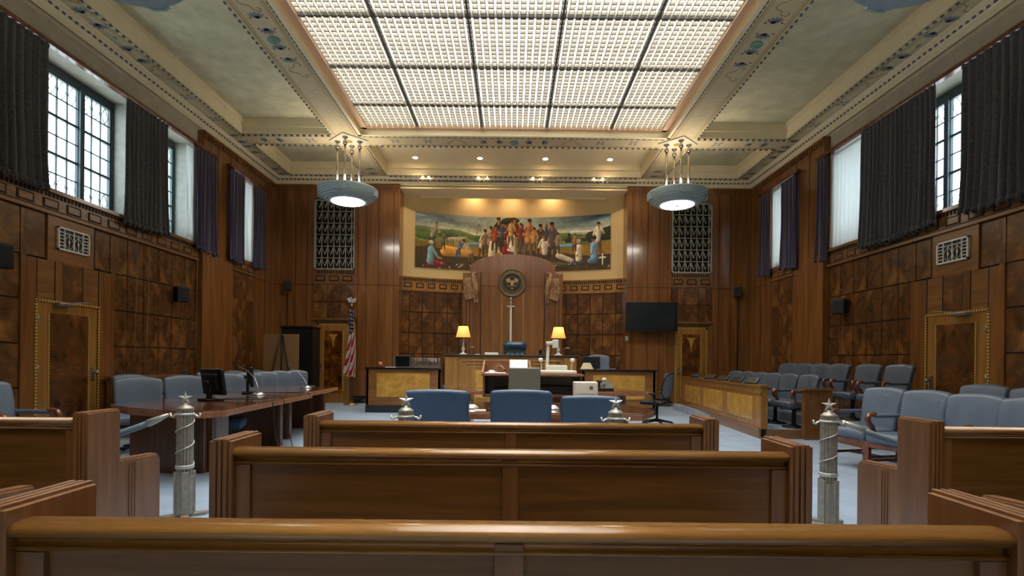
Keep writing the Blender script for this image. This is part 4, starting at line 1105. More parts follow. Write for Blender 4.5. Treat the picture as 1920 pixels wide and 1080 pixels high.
def lcd(name, label, loc, rz, w=.42, h=.33, cat='monitor', back=False, zlift=.14, tilt=.12, scr='screen', body='darkmetal', group=None):
    t = thing(name, label, cat, loc, rz, group)
    X = Matrix.Translation((0, 0, zlift+h/2)) @ Matrix.Rotation(-tilt, 4, 'X')
    b = MB(); b.rbox((0, 0, 0), (w/2, .022, h/2), .015, 0, None, X); b.rbox((0, .035, 0), (w*.32, .025, h*.32), .015, 0, None, X)
    if back: b.rbox((0, 0, 0), (.04, .03, .025), .01, 0, None, X @ Matrix.Translation((0, .07, .0)))
    b.build('casing', body, t)
    b = MB(); b.box(-w/2+.02, w/2-.02, -.0235, -.02, -h/2+.02, h/2-.02, 0, X); b.build('screen', scr, t)
    b = MB(); b.rbox((0, .05, zlift*.5+.05), (.04, .02, zlift*.5+.05), .012); b.build('neck', body, t)
    b = MB(); b.rbox((0, .03, .012), (.13, .10, .012), .01); b.build('base', body, t)
    return t
lcd('computer_monitor', 'black monitor on the right desk beside the grey chair', (1.98, 13.3, 1.10), .1, .44, .30, zlift=.02)
t = thing('paper_lamp', 'small cream slanted stand on the right desk before the monitor', 'stand', (1.84, 13.1, 1.10)); t.name = 'document_stand'
b = MB(); b.prism([(-.16, 0), (.16, 0), (.08, .16), (-.08, .16)], 'y', -.05, .05); b.build('slanted_plate', 'cream', t, bevel=.01)
b = MB(); b.box(-.17, .17, -.06, .06, 0, .012); b.build('foot', 'tan', t)

# television and small wall devices
t = thing('television', 'large black flat television on the pier right of the apse', 'television', (4.02, 15.42, 2.18))
b = MB(); b.box(-.74, .74, -.05, .06, 0, .85); b.build('casing', 'black', t, bevel=.012)
b = MB(); b.box(-.66, .66, -.056, -.045, .10, .78); b.build('screen', 'tvscreen', t)
b = MB(); b.box(-.2, .2, .06, .26, .3, .6); b.build('mount', 'darkmetal', t)
b = MB(); b.box(-.74, .74, -.054, -.045, .0, .07); b.build('control_bar', 'darkmetal', t)
def wall_speaker(label, loc, rz, mat='black', s=1):
    t = thing('wall_speaker', label, 'speaker', loc, rz, 'small black devices on the walls')
    b = MB(); b.rbox((0, -.13*s, 0), (.10*s, .07*s, .13*s), .015); b.build('cabinet', mat, t)
    b = MB(); b.box(-.075*s, .075*s, -.204*s, -.199*s, -.1*s, .1*s); b.build('front_grille', 'darkmetal', t)
    b = MB(); b.box(-.03, .03, -.07*s, .0, -.03, .03); b.build('bracket', 'steel', t)
wall_speaker('small black speaker on the left burl wall', (-7.12, 11.32, 2.62), R(60), s=1.25)
wall_speaker('small black speaker on the right burl wall', (7.12, 11.45, 2.52), R(-60), s=1.25)
wall_speaker('small black box high on the left wall at the picture edge', (-7.12, 7.28, 2.65), R(70), s=1.3)
wall_speaker('small black camera on the back wall, left corner', (-6.62, 15.69, 3.42), R(20), s=1.0)
wall_speaker('small black camera on the back wall, right corner', (6.62, 15.69, 3.36), R(-20), s=1.1)
for x, lb in ((-6.62, 'left'), (6.62, 'right')):
    o = MB().tube([(x, 15.675, 3.2), (x, 15.675, 1.0)], .018, 8).build('conduit', 'darkmetal'); tag(o, 'thin vertical conduit below the %s corner camera' % lb, 'conduit', 'conduits in the back corners')
for sg, y, z, lb in ((-1, 9.68, .98, 'outlet plate on the left burl wall nearer the side door'), (-1, 11.62, .98, 'outlet plate on the left burl wall nearer the pilaster'), (1, 9.72, 1.0, 'outlet plate on the right burl wall by the side door')):
    t = thing('wall_outlet', 'dark metal '+lb, 'outlet', (sg*7.12, y, z), 0, 'metal outlet plates on the burl walls')
    b = MB(); b.box(-sg*.012, 0, -.06, .06, -.07, .07); b.build('cover_plate', 'bronze', t, bevel=.003)
    b = MB(); b.box(-sg*.016, -sg*.011, -.02, .02, -.02, .02); b.build('socket', 'black', t)
o = MB().box(-.04, .04, -.03, 0, -.07, .07).build('thermostat', 'whiteplastic', bevel=.005); o.location = (3.36, 15.66, 1.98); tag(o, 'small white thermostat on the edge of the right apse pier', 'thermostat')

# cabinet and easel board in the left corner
t = thing('storage_cabinet', 'tall black cabinet in the back left corner', 'cabinet', (-5.75, 14.5, 0))
b = MB(); b.box(-.42, .42, -.25, .3, 0, 2.12); b.build('carcass', 'black', t, bevel=.01)
b = MB(); b.box(-.44, .44, -.32, .32, 2.12, 2.16); b.build('lid', 'darkmetal', t)
b = MB(); b.box(-.40, .0, -.31, -.3, .1, 2.08); b.build('door', 'darkmetal', t); b = MB(); b.box(.01, .40, -.31, -.3, .1, 2.08); b.build('door', 'darkmetal', t)
t = thing('easel_board', 'tan board on a dark tripod easel before the black cabinet', 'easel', (-5.95, 13.75, 0))
b = MB(); b.box(-.46, .46, -.02, .0, .75, 1.92); b.build('board', 'tan', t, bevel=.004)
for p in (((-.40, -.10, 0), (0, -.035, 1.9)), ((.40, -.10, 0), (.05, -.035, 1.9)), ((.02, -.03, .2), (.02, -.03, 1.9))):
    b = MB(); b.tube([p[0], p[1]], .018, 6); b.build('leg', 'darkmetal', t)
b = MB(); b.tube([(0, 0, 1.6), (0, .3, 0)], .014, 6); b.build('leg', 'darkmetal', t)
b = MB(); b.box(-.46, .46, -.09, .02, .70, .75); b.build('ledge', 'darkmetal', t)
t = thing('wooden_cabinet', 'low reddish wooden cabinet behind the left table chairs', 'cabinet', (-6.75, 9.85, 0), 0)
b = MB(); b.box(-.28, .28, -.6, .6, 0, .92); b.build('carcass', 'pew_v', t); b = MB(); b.box(-.30, .30, -.64, .64, .92, .96); b.build('top', 'deskedge', t, bevel=.005)
b = MB(); b.box(.28, .295, -.55, -.02, .1, .88); b.build('door', 'pew_h', t); b = MB(); b.box(.28, .295, .02, .55, .1, .88); b.build('door', 'pew_h', t)

# ================================================================== CHAIRS
def tilt_back(a, z0=.45, y0=0, crown=.0, taper=.0, hw=.3, wrap=.0):
    def f(p):
        z = p.z-z0; x = p.x*(1+taper*z/.6)
        zz = p.z - crown*(x/hw)**2*max(0, z)/.6
        y = p.y - math.tan(a)*z + wrap*(x/hw)**2 - .10*max(0, z-.42)*1.2
        return Vector((x, y0+y, zz))
    return f
def back_cushion(b, w, z0, z1, th, y, a, crown=.035, taper=.10, wrap=.03, m=0, r=.04):
    b.rbox((0, 0, (z0+z1)/2), (w/2, th/2, (z1-z0)/2), r, m, tilt_back(a, z0, y, crown, taper, w/2, wrap), None, 4, 8)
def armchair(base='legs', arms=True, mat='leather', dark=False):
    """front of the chair towards +y"""
    t = thing('armchair', 'x', 'chair')
    b = MB(); b.rbox((0, .02, .42), (.255, .26, .065), .05, 0, lambda p: Vector((p.x*(1+.08*p.y), p.y, p.z+.012*math.cos(p.x*5)))); b.build('seat', mat, t)
    b = MB(); back_cushion(b, .49, .44, .99, .10, -.24, R(11), .03, .12); b.build('backrest', mat, t)
    if base == 'legs':
        for x, y in ((-.24, .24), (.24, .24), (-.23, -.24), (.23, -.24)):
            b = MB(); k = 1 if y > 0 else -1
            b.add([(x-.024, y-.024, .38), (x+.024, y-.024, .38), (x+.024, y+.024, .38), (x-.024, y+.024, .38), (x-.018, y-.018+(k < 0)*-.05, 0), (x+.018, y-.018+(k < 0)*-.05, 0), (x+.018, y+.018+(k < 0)*-.05, 0), (x-.018, y+.018+(k < 0)*-.05, 0)], [(0, 1, 2, 3), (7, 6, 5, 4), (0, 4, 5, 1), (1, 5, 6, 2), (2, 6, 7, 3), (3, 7, 4, 0)])
            b.build('leg', 'chairwood', t)
        b = MB(); b.box(-.235, -.215, -.26, .24, .15, .18); b.box(.215, .235, -.26, .24, .15, .18); b.box(-.22, .22, -.02, .0, .15, .18); b.build('stretcher', 'chairwood', t)
        b = MB(); b.box(-.25, .25, -.22, .26, .32, .37); b.build('seat_rail', 'chairwood', t)
    elif base == 'pedestal':
        b = MB(); b.lathe([(.20, 0), (.20, .02), (.06, .05), (.035, .08), (.035, .34), (.12, .37)], (0, 0, 0), 20); b.build('pedestal', 'darkmetal', t)
    if arms:
        for s in (-1, 1):
            b = MB(); b.rbox((s*.262, -.06, .67), (.026, .20, .022), .02); b.build('arm_pad', mat, t)
            b = MB(); pts = [(s*.262, .08, .665), (s*.262, .15, .69), (s*.262, .21, .68), (s*.262, .235, .63), (s*.262, .21, .575), (s*.262, .16, .53), (s*.26, .14, .47), (s*.255, .15, .42)]
            b.tube(pts, [.02, .024, .026, .026, .024, .022, .022, .024], 8); b.build('arm_scroll', 'chairwood', t)
    return t
def swivel_chair(mat='leather', backmat=None, arms=True, w=.58, z1=1.0, crown=.045):
    t = thing('conference_chair', 'x', 'chair')
    b = MB(); b.rbox((0, .03, .46), (.28, .27, .06), .05, 0, lambda p: Vector((p.x, p.y, p.z-.02*max(0, p.y)))); b.build('seat', mat, t)
    b = MB(); back_cushion(b, w, .47, z1, .09, -.24, R(8), crown, .08 if crown > .03 else .03, .05); b.build('backrest', backmat or mat, t)
    b = MB(); b.tube([(0, 0, .06), (0, 0, .40)], .03, 12); b.lathe([(.05, .04), (.05, .12), (.03, .14)], (0, 0, 0), 14); b.build('gas_column', 'darkmetal', t)
    b = MB()
    for k in range(5):
        a = 2*PI*k/5+.3; b.tube([(0, 0, .10), (.27*math.cos(a), .27*math.sin(a), .065)], [.028, .016], 8)
    b.build('star_base', 'darkmetal', t)
    for k in range(5):
        a = 2*PI*k/5+.3; b = MB(); b.lathe([(.026, -.02), (.026, .02)], (0, 0, 0), 14, 0, Matrix.Translation((.28*math.cos(a), .28*math.sin(a), .028)) @ Matrix.Rotation(a, 4, 'Z') @ RX); b.build('caster', 'black', t)
    if arms:
        for s in (-1, 1):
            b = MB(); b.rbox((s*.29, -.02, .62), (.028, .16, .02), .018); b.build('arm_pad', mat, t)
            b = MB(); b.tube([(s*.27, .05, .42), (s*.305, .05, .46), (s*.305, .04, .54), (s*.29, .02, .61)], .016, 8); b.build('arm_post', 'darkmetal', t)
    return t
AC = armchair('legs'); JC = armchair('pedestal', True, 'leather_dark'); JC.name = 'jury_chair'; SW = swivel_chair(w=.53); SN = swivel_chair(w=.46); SB = swivel_chair('leather_back', 'leather_back', False, .56, 1.0, .02)
used = set()
def place(proto, label, x, y, face, group, z=0, s=1.0):
    """face: compass of the chair's front in degrees; 90 = away from camera, 180 = towards -x"""
    o = proto if proto.name not in used else copy_tree(proto)
    used.add(proto.name); o.location = (x, y, z); o.rotation_euler = (0, 0, R(face-90)); o['label'] = label; o['group'] = group; o.scale = (s, s, s)
    return o
g = 'blue-backed chairs at the central counsel table'
place(SB, 'blue padded chair seen from behind at the central table, leftmost', -.70, 5.22, 92, g, 0, 1.03)
place(SB, 'blue padded chair seen from behind at the central table, middle', .09, 5.34, 90, g, 0, 1.03)
place(SB, 'blue padded chair seen from behind at the central table, rightmost', .76, 5.26, 86, g, 0, .985)
g = 'blue-grey armchairs in rows along the right side'
for i, (x, y, f, lb) in enumerate(((4.46, 6.74, 194, 'farthest in the front row, feet in view'), (4.50, 6.10, 194, 'second from the far end of the front row'), (4.52, 5.46, 194, 'third from the far end of the front row'), (4.50, 4.82, 194, 'nearest of the front row, at the picture edge'))):
    place(AC, 'blue-grey armchair on the right, '+lb, x, y, f, g, 0, 1.02)
for i, (x, y, f, lb) in enumerate(((6.0, 7.05, 195, 'far one of the rear row, before the side door'), (5.85, 6.15, 195, 'near one of the rear row, at the picture edge'))):
    place(AC, 'blue-grey armchair on the right, '+lb, x, y, f, g, 0, 1.06)
place(AC, 'single grey armchair at the left picture edge behind the pew', -5.02, 5.35, -4, 'grey armchairs on the left side', 0, 1.06)
g = 'grey chairs round the left table'
for (x, y, f, p, lb) in ((-5.08, 7.3, -50, SW, 'nearest, before the left burl wall'), (-4.98, 8.2, -50, SW, 'second nearest behind the table'), (-4.92, 9.40, -48, SN, 'third along, behind the small monitor'),
                         (-4.95, 10.2, -48, SN, 'fourth along the table'), (-5.0, 11.0, -50, SN, 'fifth along the table'), (-5.06, 11.8, -52, SN, 'sixth along the table'), (-5.02, 12.6, -56, SN, 'last, nearest the easel')):
    place(p, 'grey padded chair at the left table, '+lb, x, y, f, g, 0, 1.02)
g = 'grey armchairs against the left wall'
for (x, y, f, lb) in ((-6.05, 8.75, -20, 'nearest, partly behind the first table chair'), (-6.0, 10.95, -20, 'second, behind the large monitor'), (-6.0, 12.0, -20, 'third, farther along'), (-6.0, 13.0, -20, 'farthest, next to the easel')):
    place(AC, 'grey armchair by the left wall, '+lb, x, y, f, g, 0, 1.02)
place(SW, 'grey chair tucked under the left table, blue seat showing below', -3.78, 7.0, 150, 'grey chairs round the left table', 0, .62) if False else None

# jury box
b = MB(); b.box(4.42, 7.0, 9.2, 14.6, 0, .16, 0); b.box(5.45, 7.0, 8.2, 14.6, 0, .32, 0); b.box(4.40, 5.45, 9.17, 9.2, 0, .16, 1); b.box(5.43, 7.0, 8.17, 8.2, 0, .32, 1); b.box(5.42, 5.45, 8.2, 9.2, 0, .32, 1)
struct(b.build('floor_jury', ['carpet', 'wall_wood_h']))
t = thing('jury_box_rail', 'long panelled wooden front rail of the jury box with pale burl panels', 'rail', (4.3, 9.2, 0))
b = MB(); b.prism([(0, 0), (.12, 0), (.42, 5.2), (.30, 5.2)], 'z', .16, .88); b.build('rail_body', 'honey', t)
b = MB(); b.prism([(-.03, -.03), (.14, -.03), (.45, 5.22), (.27, 5.22)], 'z', .88, .92); b.build('rail_cap', 'wall_wood_h', t, bevel=.004)
b = MB(); b.prism([(-.035, -.02), (.0, -.02), (.30, 5.2), (.265, 5.2)], 'z', 0, .16); b.prism([(-.05, -.03), (.0, -.03), (.30, 5.2), (.25, 5.2)], 'z', .15, .18); b.build('plinth', 'wall_wood_h', t)
for (a, c) in ((.35, 1.65), (1.95, 3.25), (3.55, 4.85)):
    f = lambda y: .30*y/5.2
    b = MB(); b.prism([(f(a)-.012, a), (f(a)+.03, a), (f(c)+.03, c), (f(c)-.012, c)], 'z', .28, .70); b.build('burl_panel', 'yellow_burl', t, bevel=.003)
b = MB(); b.prism([(-.006, -.0), (.02, 0), (.32, 5.2), (.294, 5.2)], 'z', .74, .78); b.build('bead', 'wall_wood_h', t)
t = thing('jury_box_gate_post', 'short wooden end panel at the jury box entrance', 'panel', (5.2, 9.12, 0))
b = MB(); b.box(-.21, .25, -.06, .06, .0, .84); b.build('post_body', 'wall_wood_v', t, bevel=.004); b = MB(); b.box(-.24, .28, -.09, .09, .84, .88); b.build('post_cap', 'wall_wood_h', t, bevel=.004)
b = MB(); b.box(-.13, .17, -.07, -.05, .2, .72); b.build('panel_inset', 'frieze', t)
g = 'jury chairs in the front row'
for i, (x, y, lb) in enumerate(((4.98, 9.50, 'nearest the entrance'), (4.98, 10.17, 'second from the entrance'), (4.98, 10.82, 'third from the entrance'), (5.02, 11.5, 'fourth from the entrance'), (5.05, 12.2, 'fifth from the entrance'), (5.1, 12.95, 'farthest from the entrance'))):
    place(JC, 'dark blue-grey jury chair in the front row, '+lb, x+.05, y, 187, g, .16, .96)
g = 'jury chairs in the rear row'
for i, (x, y, lb) in enumerate(((6.02, 8.66, 'nearest to the side door'), (6.0, 9.38, 'second from the near end'), (5.95, 10.15, 'third from the near end'), (5.95, 10.75, 'fourth from the near end'), (5.95, 11.4, 'fifth from the near end'), (5.95, 12.05, 'farthest of the row'))):
    place(JC, 'dark blue-grey jury chair in the raised rear row, '+lb, x, y, 187, g, .32, 1.0)
for i, (y, lb) in enumerate(((9.75, 'nearest'), (10.5, 'second'), (11.3, 'third'), (12.2, 'fourth'), (13.3, 'farthest'))):
    x = 4.36+.30*(y-9.2)/5.2
    t = thing('jury_monitor', 'small tilted black monitor on the jury rail, %s' % lb, 'monitor', (x, y, .92), R(-72), 'small monitors on the jury rail')
    X = Matrix.Translation((0, 0, .055)) @ Matrix.Rotation(-R(48), 4, 'X')
    b = MB(); b.rbox((0, 0, 0), (.15, .014, .075), .012, 0, None, X); b.build('casing', 'black', t)
    b = MB(); b.box(-.12, .12, -.017, -.012, -.055, .055, 0, X); b.build('screen', 'screen', t)
    b = MB(); b.box(-.06, .06, -.03, .06, 0, .02); b.build('foot', 'darkmetal', t)

# judge's tufted chair, side desk chair, mesh office chair
t = thing('judge_chair', 'high-backed glossy dark blue tufted leather chair behind the bench', 'chair', (.08, 14.75, .58), PI)
b = MB(); b.rbox((0, 0, .48), (.30, .28, .07), .06); b.build('seat', 'blue_gloss', t)
b = MB(); b.rbox((0, -.27, .78), (.31, .07, .32), .06)
b.build('backrest', 'blue_gloss', t)
b = MB()
for r in range(3):
    for c in range(4): b.lathe([(.004, .0), (.05, .012), (.062, .03)], (0, 0, 0), 12, 0, Matrix.Translation((-.195+.13*c, -.18, .66+.11*r)) @ Matrix.Rotation(PI/2, 4, 'X'))
b.build('tufting', 'blue_gloss', t)
b = MB(); b.tube([(-.29, -.22, 1.14), (-.15, -.17, 1.15), (.15, -.17, 1.15), (.29, -.22, 1.14)], .105, 16); b.build('headrest_roll', 'blue_gloss', t)
for s in (-1, 1): b = MB(); b.rbox((s*.33, -.02, .68), (.045, .24, .04), .03); b.box(s*.30, s*.36, -.2, -.12, .45, .68); b.build('armrest', 'blue_gloss', t)
b = MB(); b.tube([(0, 0, .05), (0, 0, .42)], .035, 10)
for k in range(5): a = 2*PI*k/5; b.tube([(0, 0, .1), (.3*math.cos(a), .3*math.sin(a), .03)], .025, 6)
b.build('star_base', 'darkmetal', t)
place(SW, 'blue-grey chair behind the low desk right of the bench', 2.42, 14.3, -80, 'single office chairs', .44, 1.05)
t = thing('office_chair', 'dark mesh-backed office chair on casters by the clerk table', 'chair', (3.0, 11.0, 0), R(48))
b = MB(); b.rbox((0, .02, .46), (.25, .25, .04), .035); b.build('seat', 'darkmetal', t)
b = MB(); b.grid(lambda u, v: ((u-.5)*.44*(1-.25*(v-.5)**2*2), -.24-.09*v+.06*((u-.5)*2)**2, .55+.52*v), 16, 16); b.build('mesh_back', 'mesh_fabric', t, solid=.012)
b = MB(); ring = []
for k in range(33):
    a = 2*PI*k/32; u = .5+.5*math.copysign(abs(math.cos(a))**.6, math.cos(a)); v = .5+.5*math.copysign(abs(math.sin(a))**.6, math.sin(a))
    ring.append(((u-.5)*.44*(1-.25*(v-.5)**2*2), -.24-.09*v+.06*((u-.5)*2)**2, .55+.52*v))
b.tube(ring, .016, 8); b.tube([(0, -.24, .6), (0, -.2, .45), (0, 0, .42)], .025, 8); b.build('back_frame', 'darkmetal', t)
for s in (-1, 1): b = MB(); b.rbox((s*.29, 0, .66), (.035, .13, .015), .012); b.tube([(s*.25, -.1, .45), (s*.30, -.08, .55), (s*.29, -.02, .65)], .016, 6); b.build('armrest', 'black', t)
b = MB(); b.tube([(0, 0, .07), (0, 0, .43)], .028, 10); b.build('gas_column', 'darkmetal', t)
b = MB()
for k in range(5): a = 2*PI*k/5+.2; b.tube([(0, 0, .11), (.31*math.cos(a), .31*math.sin(a), .06)], [.03, .018], 8)
b.build('star_base', 'darkmetal', t)
for k in range(5): a = 2*PI*k/5+.2; b = MB(); b.lathe([(.028, -.02), (.028, .02)], (0, 0, 0), 12, 0, Matrix.Translation((.32*math.cos(a), .32*math.sin(a), .03)) @ Matrix.Rotation(a, 4, 'Z') @ RX); b.build('caster', 'black', t)

# ================================================================== TABLES
def slab_table(name, label, poly, z, peds, loc, rz=0, th=.075, mat='desktop', group=None):
    t = thing(name, label, 'table', loc, rz, group)
    b = MB(); b.prism(poly, 'z', z-th, z-.012); b.build('table_edge', 'deskedge', t, bevel=.006)
    cx = sum(p[0] for p in poly)/len(poly); cy = sum(p[1] for p in poly)/len(poly)
    b = MB(); b.prism([(cx+(x-cx)*.992, cy+(y-cy)*.992) for x, y in poly], 'z', z-.012, z); b.build('table_top', mat, t, bevel=.003)
    for (x0, x1, y0, y1) in peds:
        b = MB(); b.box(x0, x1, y0, y1, 0, z-th)
        nx = int((x1-x0)/.03); 
        for k in range(4):
            b.box(x1-.10+.025*k, x1-.085+.025*k, y0-.012, y0, .0, z-th); b.box(x1, x1+.012, y0+.01+.025*k, y0+.025+.025*k, 0, z-th)
        b.build('table_pedestal', 'desk', t)
    return t
slab_table('conference_table', 'large boat-shaped dark wooden table on the left, nearest one', [(-.75, .0), (-.35, -.30), (.35, -.62), (.62, -.60), (.74, -.45), (.62, 2.35), (-.75, 2.35)], .76,
           [(-.55, .26, .02, .12), (-.5, .30, 1.9, 2.0), (.24, .30, .12, .5)], (-3.72, 5.95, 0), 0)
slab_table('conference_table', 'smaller dark wooden table continuing behind the large left table', [(-.75, 0), (.62, 0), (.68, .6), (.62, 1.95), (-.75, 1.95)], .76,
           [(-.45, .38, .18, .28), (-.45, .45, 1.6, 1.7)], (-3.95, 8.36, 0), R(1))
slab_table('counsel_table', 'central dark wooden counsel table with cut corners', [(-1.0, -.4), (1.15, -.4), (1.38, .02), (1.38, .18), (1.15, .98), (-1.0, .98), (-1.25, .3), (-1.25, -.1)], .76,
           [(-.9, -.8, -.1, .7), (.9, 1.12, .2, .75)], (.22, 5.95, 0))
slab_table('clerk_table', 'long dark clerk table between the lectern and the bench', [(-1.25, 0), (2.3, 0), (2.3, .25), (2.15, 1.25), (-1.25, 1.25)], .76,
           [(-1.0, -.9, .1, 1.1), (.9, 1.95, .3, .9)], (.15, 9.55, 0))
m_ = lcd('computer_monitor', 'black monitor seen from behind on the large left table', (-3.76, 6.72, .76), R(150), .46, .33, back=True, zlift=.07, tilt=.15)
m2_ = lcd('computer_monitor', 'small black monitor near the far end of the large left table', (-3.98, 8.15, .76), R(118), .42, .30, back=True, zlift=.10, tilt=.05)
def gooseneck(label, loc, pts, group='gooseneck microphones on the left tables'):
    t = thing('gooseneck_microphone', label, 'microphone', loc, 0, group)
    b = MB(); b.lathe([(.10, 0), (.10, .012), (.05, .04), (.012, .05)], (0, 0, 0), 20); b.build('mic_base', 'steel', t)
    b = MB(); b.tube([(0, 0, .04)]+pts, .005, 6); b.build('gooseneck', 'steel', t)
    b = MB(); b.rbox(pts[-1], (.016, .016, .016), .012); b.build('mic_capsule', 'black', t)
gooseneck('thin gooseneck microphone with round base by the small monitor', (-3.68, 7.75, .76), [(-.02, .02, .12), (-.10, .1, .24), (-.28, .2, .36), (-.42, .2, .42)])
gooseneck('thin gooseneck microphone with round base on the smaller left table', (-3.75, 9.75, .76), [(-.01, .02, .08), (-.08, .05, .18), (-.20, .1, .29), (-.36, .1, .36)])
for k, (x, lb) in enumerate(((-.47, 'silver delegate microphone between the left and middle blue chairs'), (1.33*.35, 'silver delegate microphone between the middle and right blue chairs'))):
    t = thing('table_microphone', lb, 'microphone', (x if k == 0 else 1.33*.98-.0, 6.1, .76), 0, 'silver microphones on the counsel table')
    t.location.x = -.44 if k == 0 else .46
    t.location.y = 5.95
    b = MB(); b.lathe([(.075, 0), (.075, .008), (.05, .035), (.02, .05)], (0, 0, 0), 20); b.build('mic_base', 'pewter_star', t)
    b = MB(); b.tube([(0, 0, .04), (0, -.01, .10)], .006, 6); b.rbox((0, 0, .045), (.018, .018, .018), .014); b.build('mic_stem', 'darkmetal', t)
sheet('document', 'loose white paper lying on the counsel table', 'paper', .13, .10, .006, (-.34, 5.74, .76), 'paper', .1)
# cables under and on the left table
for k, (pts, lb) in enumerate(([(((-3.75, 6.70, .775), (-3.5, 6.62, .78), (-3.15, 6.6, .79), (-2.97, 6.6, .77), (-2.94, 6.62, .45), (-2.92, 6.7, .2), (-2.86, 6.9, .02))), 'black cable from the large monitor over the table edge, front one'],
                      [(((-3.72, 6.76, .775), (-3.4, 6.85, .79), (-3.12, 6.9, .79), (-2.98, 6.95, .77), (-2.94, 7.0, .42), (-2.88, 7.1, .02))), 'black cable from the large monitor over the table edge, rear one'],
                      [(((-3.85, 8.08, .775), (-3.5, 8.0, .78), (-3.2, 7.95, .79), (-3.03, 8.0, .77), (-3.0, 8.02, .5), (-2.98, 8.1, .2), (-2.95, 8.4, .012), (-2.9, 8.6, .012))), 'black cable hanging near the small monitor down to the carpet'])):
    P = [Vector(p) for p in pts]; out = []
    for i in range(len(P)-1):
        for q in range(6):
            u = q/6; p0 = P[max(0, i-1)]; p1 = P[i]; p2 = P[i+1]; p3 = P[min(len(P)-1, i+2)]
            out.append(.5*((2*p1)+(-p0+p2)*u+(2*p0-5*p1+4*p2-p3)*u*u+(-p0+3*p1-3*p2+p3)*u**3))
    out.append(P[-1]); par = m_ if k < 2 else m2_
    inv = (Matrix.Translation(par.location) @ Matrix.Rotation(par.rotation_euler.z, 4, 'Z')).inverted()
    MB().tube([inv @ q for q in out], .006, 6).build('cable', 'black', par)
t = thing('padded_stool', 'blue padded seat pushed under the large left table', 'seat', (-3.82, 7.1, 0), R(20))
b = MB(); b.rbox((0, 0, .43), (.25, .24, .065), .05); b.build('seat', 'leather_back', t)
b = MB(); b.tube([(0, 0, .05), (0, 0, .38)], .03, 12); b.build('gas_column', 'darkmetal', t)
b = MB()
for k in range(5): a = 2*PI*k/5+.5; b.tube([(0, 0, .09), (.25*math.cos(a), .25*math.sin(a), .03)], [.028, .022], 8)
b.build('star_base', 'darkmetal', t)

# ---------------- lectern with its equipment
t = thing('lectern', 'wide wooden lectern cart with open shelf bays in the centre', 'lectern', (.19, 7.55, 0))
b = MB(); b.box(-.60, -.57, 0, .62, .80, 1.10); b.box(.78, .81, 0, .62, .8, 1.10); b.box(.02, .05, 0, .62, .8, 1.10); b.box(-.6, .81, 0, .62, .78, .82); b.box(-.6, .81, .60, .62, .8, 1.1); b.build('shelf_body', 'desk', t, bevel=.003)
b = MB(); b.box(-.62, .83, -.03, .64, 1.08, 1.11); b.build('top', 'deskedge', t, bevel=.004)
b = MB(); b.box(-.45, .65, .1, .55, 0, .80); b.build('cabinet', 'desk', t)
b = MB(); b.prism([(0, 1.11), (.60, 1.11), (.60, 1.30), (0, 1.13)], 'x', -.62, -.595); b.prism([(0, 1.11), (.60, 1.11), (.60, 1.30), (0, 1.13)], 'x', .065, .09); b.box(-.62, .09, .585, .61, 1.11, 1.30); b.build('rim', 'deskedge', t, bevel=.003)
b = MB(); b.box(-.45, -.05, .15, .5, .83, .90); b.box(.15, .7, .15, .5, .83, .93); b.build('shelf_equipment', 'black', t)
lcd('laptop_display', 'white lit document screen standing on the lectern', (.10, 7.84, 1.113), 0, .28, .20, 'screen', zlift=.0, tilt=.25, scr='screenwhite', body='whiteplastic')
gooseneck('slim gooseneck lamp curving over the left of the lectern', (-.30, 7.95, 1.112), [(.02, -.02, .04), (.08, -.06, .10), (.14, -.1, .11), (.20, -.14, .05)], 'items on the lectern')
sheet('document', 'white papers lying on the left of the lectern', 'paper', .30, .18, .012, (-.24, 7.74, 1.113), 'paper')
lcd('lectern_monitor', 'grey-green flat monitor in front of the lectern, screen side to the back', (.16, 6.72, .76), 0, .40, .31, zlift=.14, tilt=.05, scr='greyplastic', body='greyplastic').name = 'grey_monitor'
t = thing('document_camera', 'white document camera with raised arm on the right of the lectern', 'camera', (.66, 7.82, 1.112))
b = MB(); b.rbox((0, 0, .025), (.27, .19, .025), .015); b.build('base_plate', 'whiteplastic', t)
b = MB(); b.rbox((0, .12, .08), (.16, .07, .045), .015); b.build('rear_housing', 'whiteplastic', t)
b = MB(); b.rbox((-.14, .1, .25), (.022, .025, .22), .012, 0, lambda p: Vector((p.x+.05*(p.z-.1), p.y, p.z))); b.build('camera_arm', 'whiteplastic', t)
b = MB(); b.rbox((-.10, .08, .45), (.06, .03, .025), .015); b.rbox((-.02, .08, .44), (.045, .04, .06), .012); b.build('camera_head', 'whiteplastic', t)
for s in (-1, 1):
    b = MB(); b.tube([(s*.22, .1, .05), (s*.23, .1, .18)], .008, 6); b.rbox((s*.235, .09, .20), (.035, .035, .03), .028); b.build('side_lamp', 'whiteplastic', t)
t = thing('document_printer', 'white boxy printer on the table right of the lectern', 'printer', (.98, 6.72, .76)); t.location = (.93, 6.75, .76)
b = MB(); b.rbox((0, 0, .14), (.145, .11, .14), .012); b.build('printer_case', 'whiteplastic', t)
b = MB(); b.box(-.12, .12, -.113, -.108, .13, .134); b.rbox((.06, -.112, .21), (.022, .004, .022), .003); b.build('front_badge', 'greyplastic', t)
t = thing('desk_telephone', 'dark telephone on a stand at the clerk table', 'telephone', (1.72, 9.9, .76))
b = MB(); b.prism([(-.10, 0), (.12, 0), (.12, .16), (-.10, .05)], 'x', -.16, .16); b.build('phone_body', 'black', t, bevel=.01)
b = MB(); b.rbox((-.10, 0, .17), (.035, .12, .025), .02); b.build('handset', 'darkmetal', t); b = MB(); b.rbox((0, .02, .2), (.04, .04, .035), .03); b.build('camera_ball', 'whiteplastic', t)

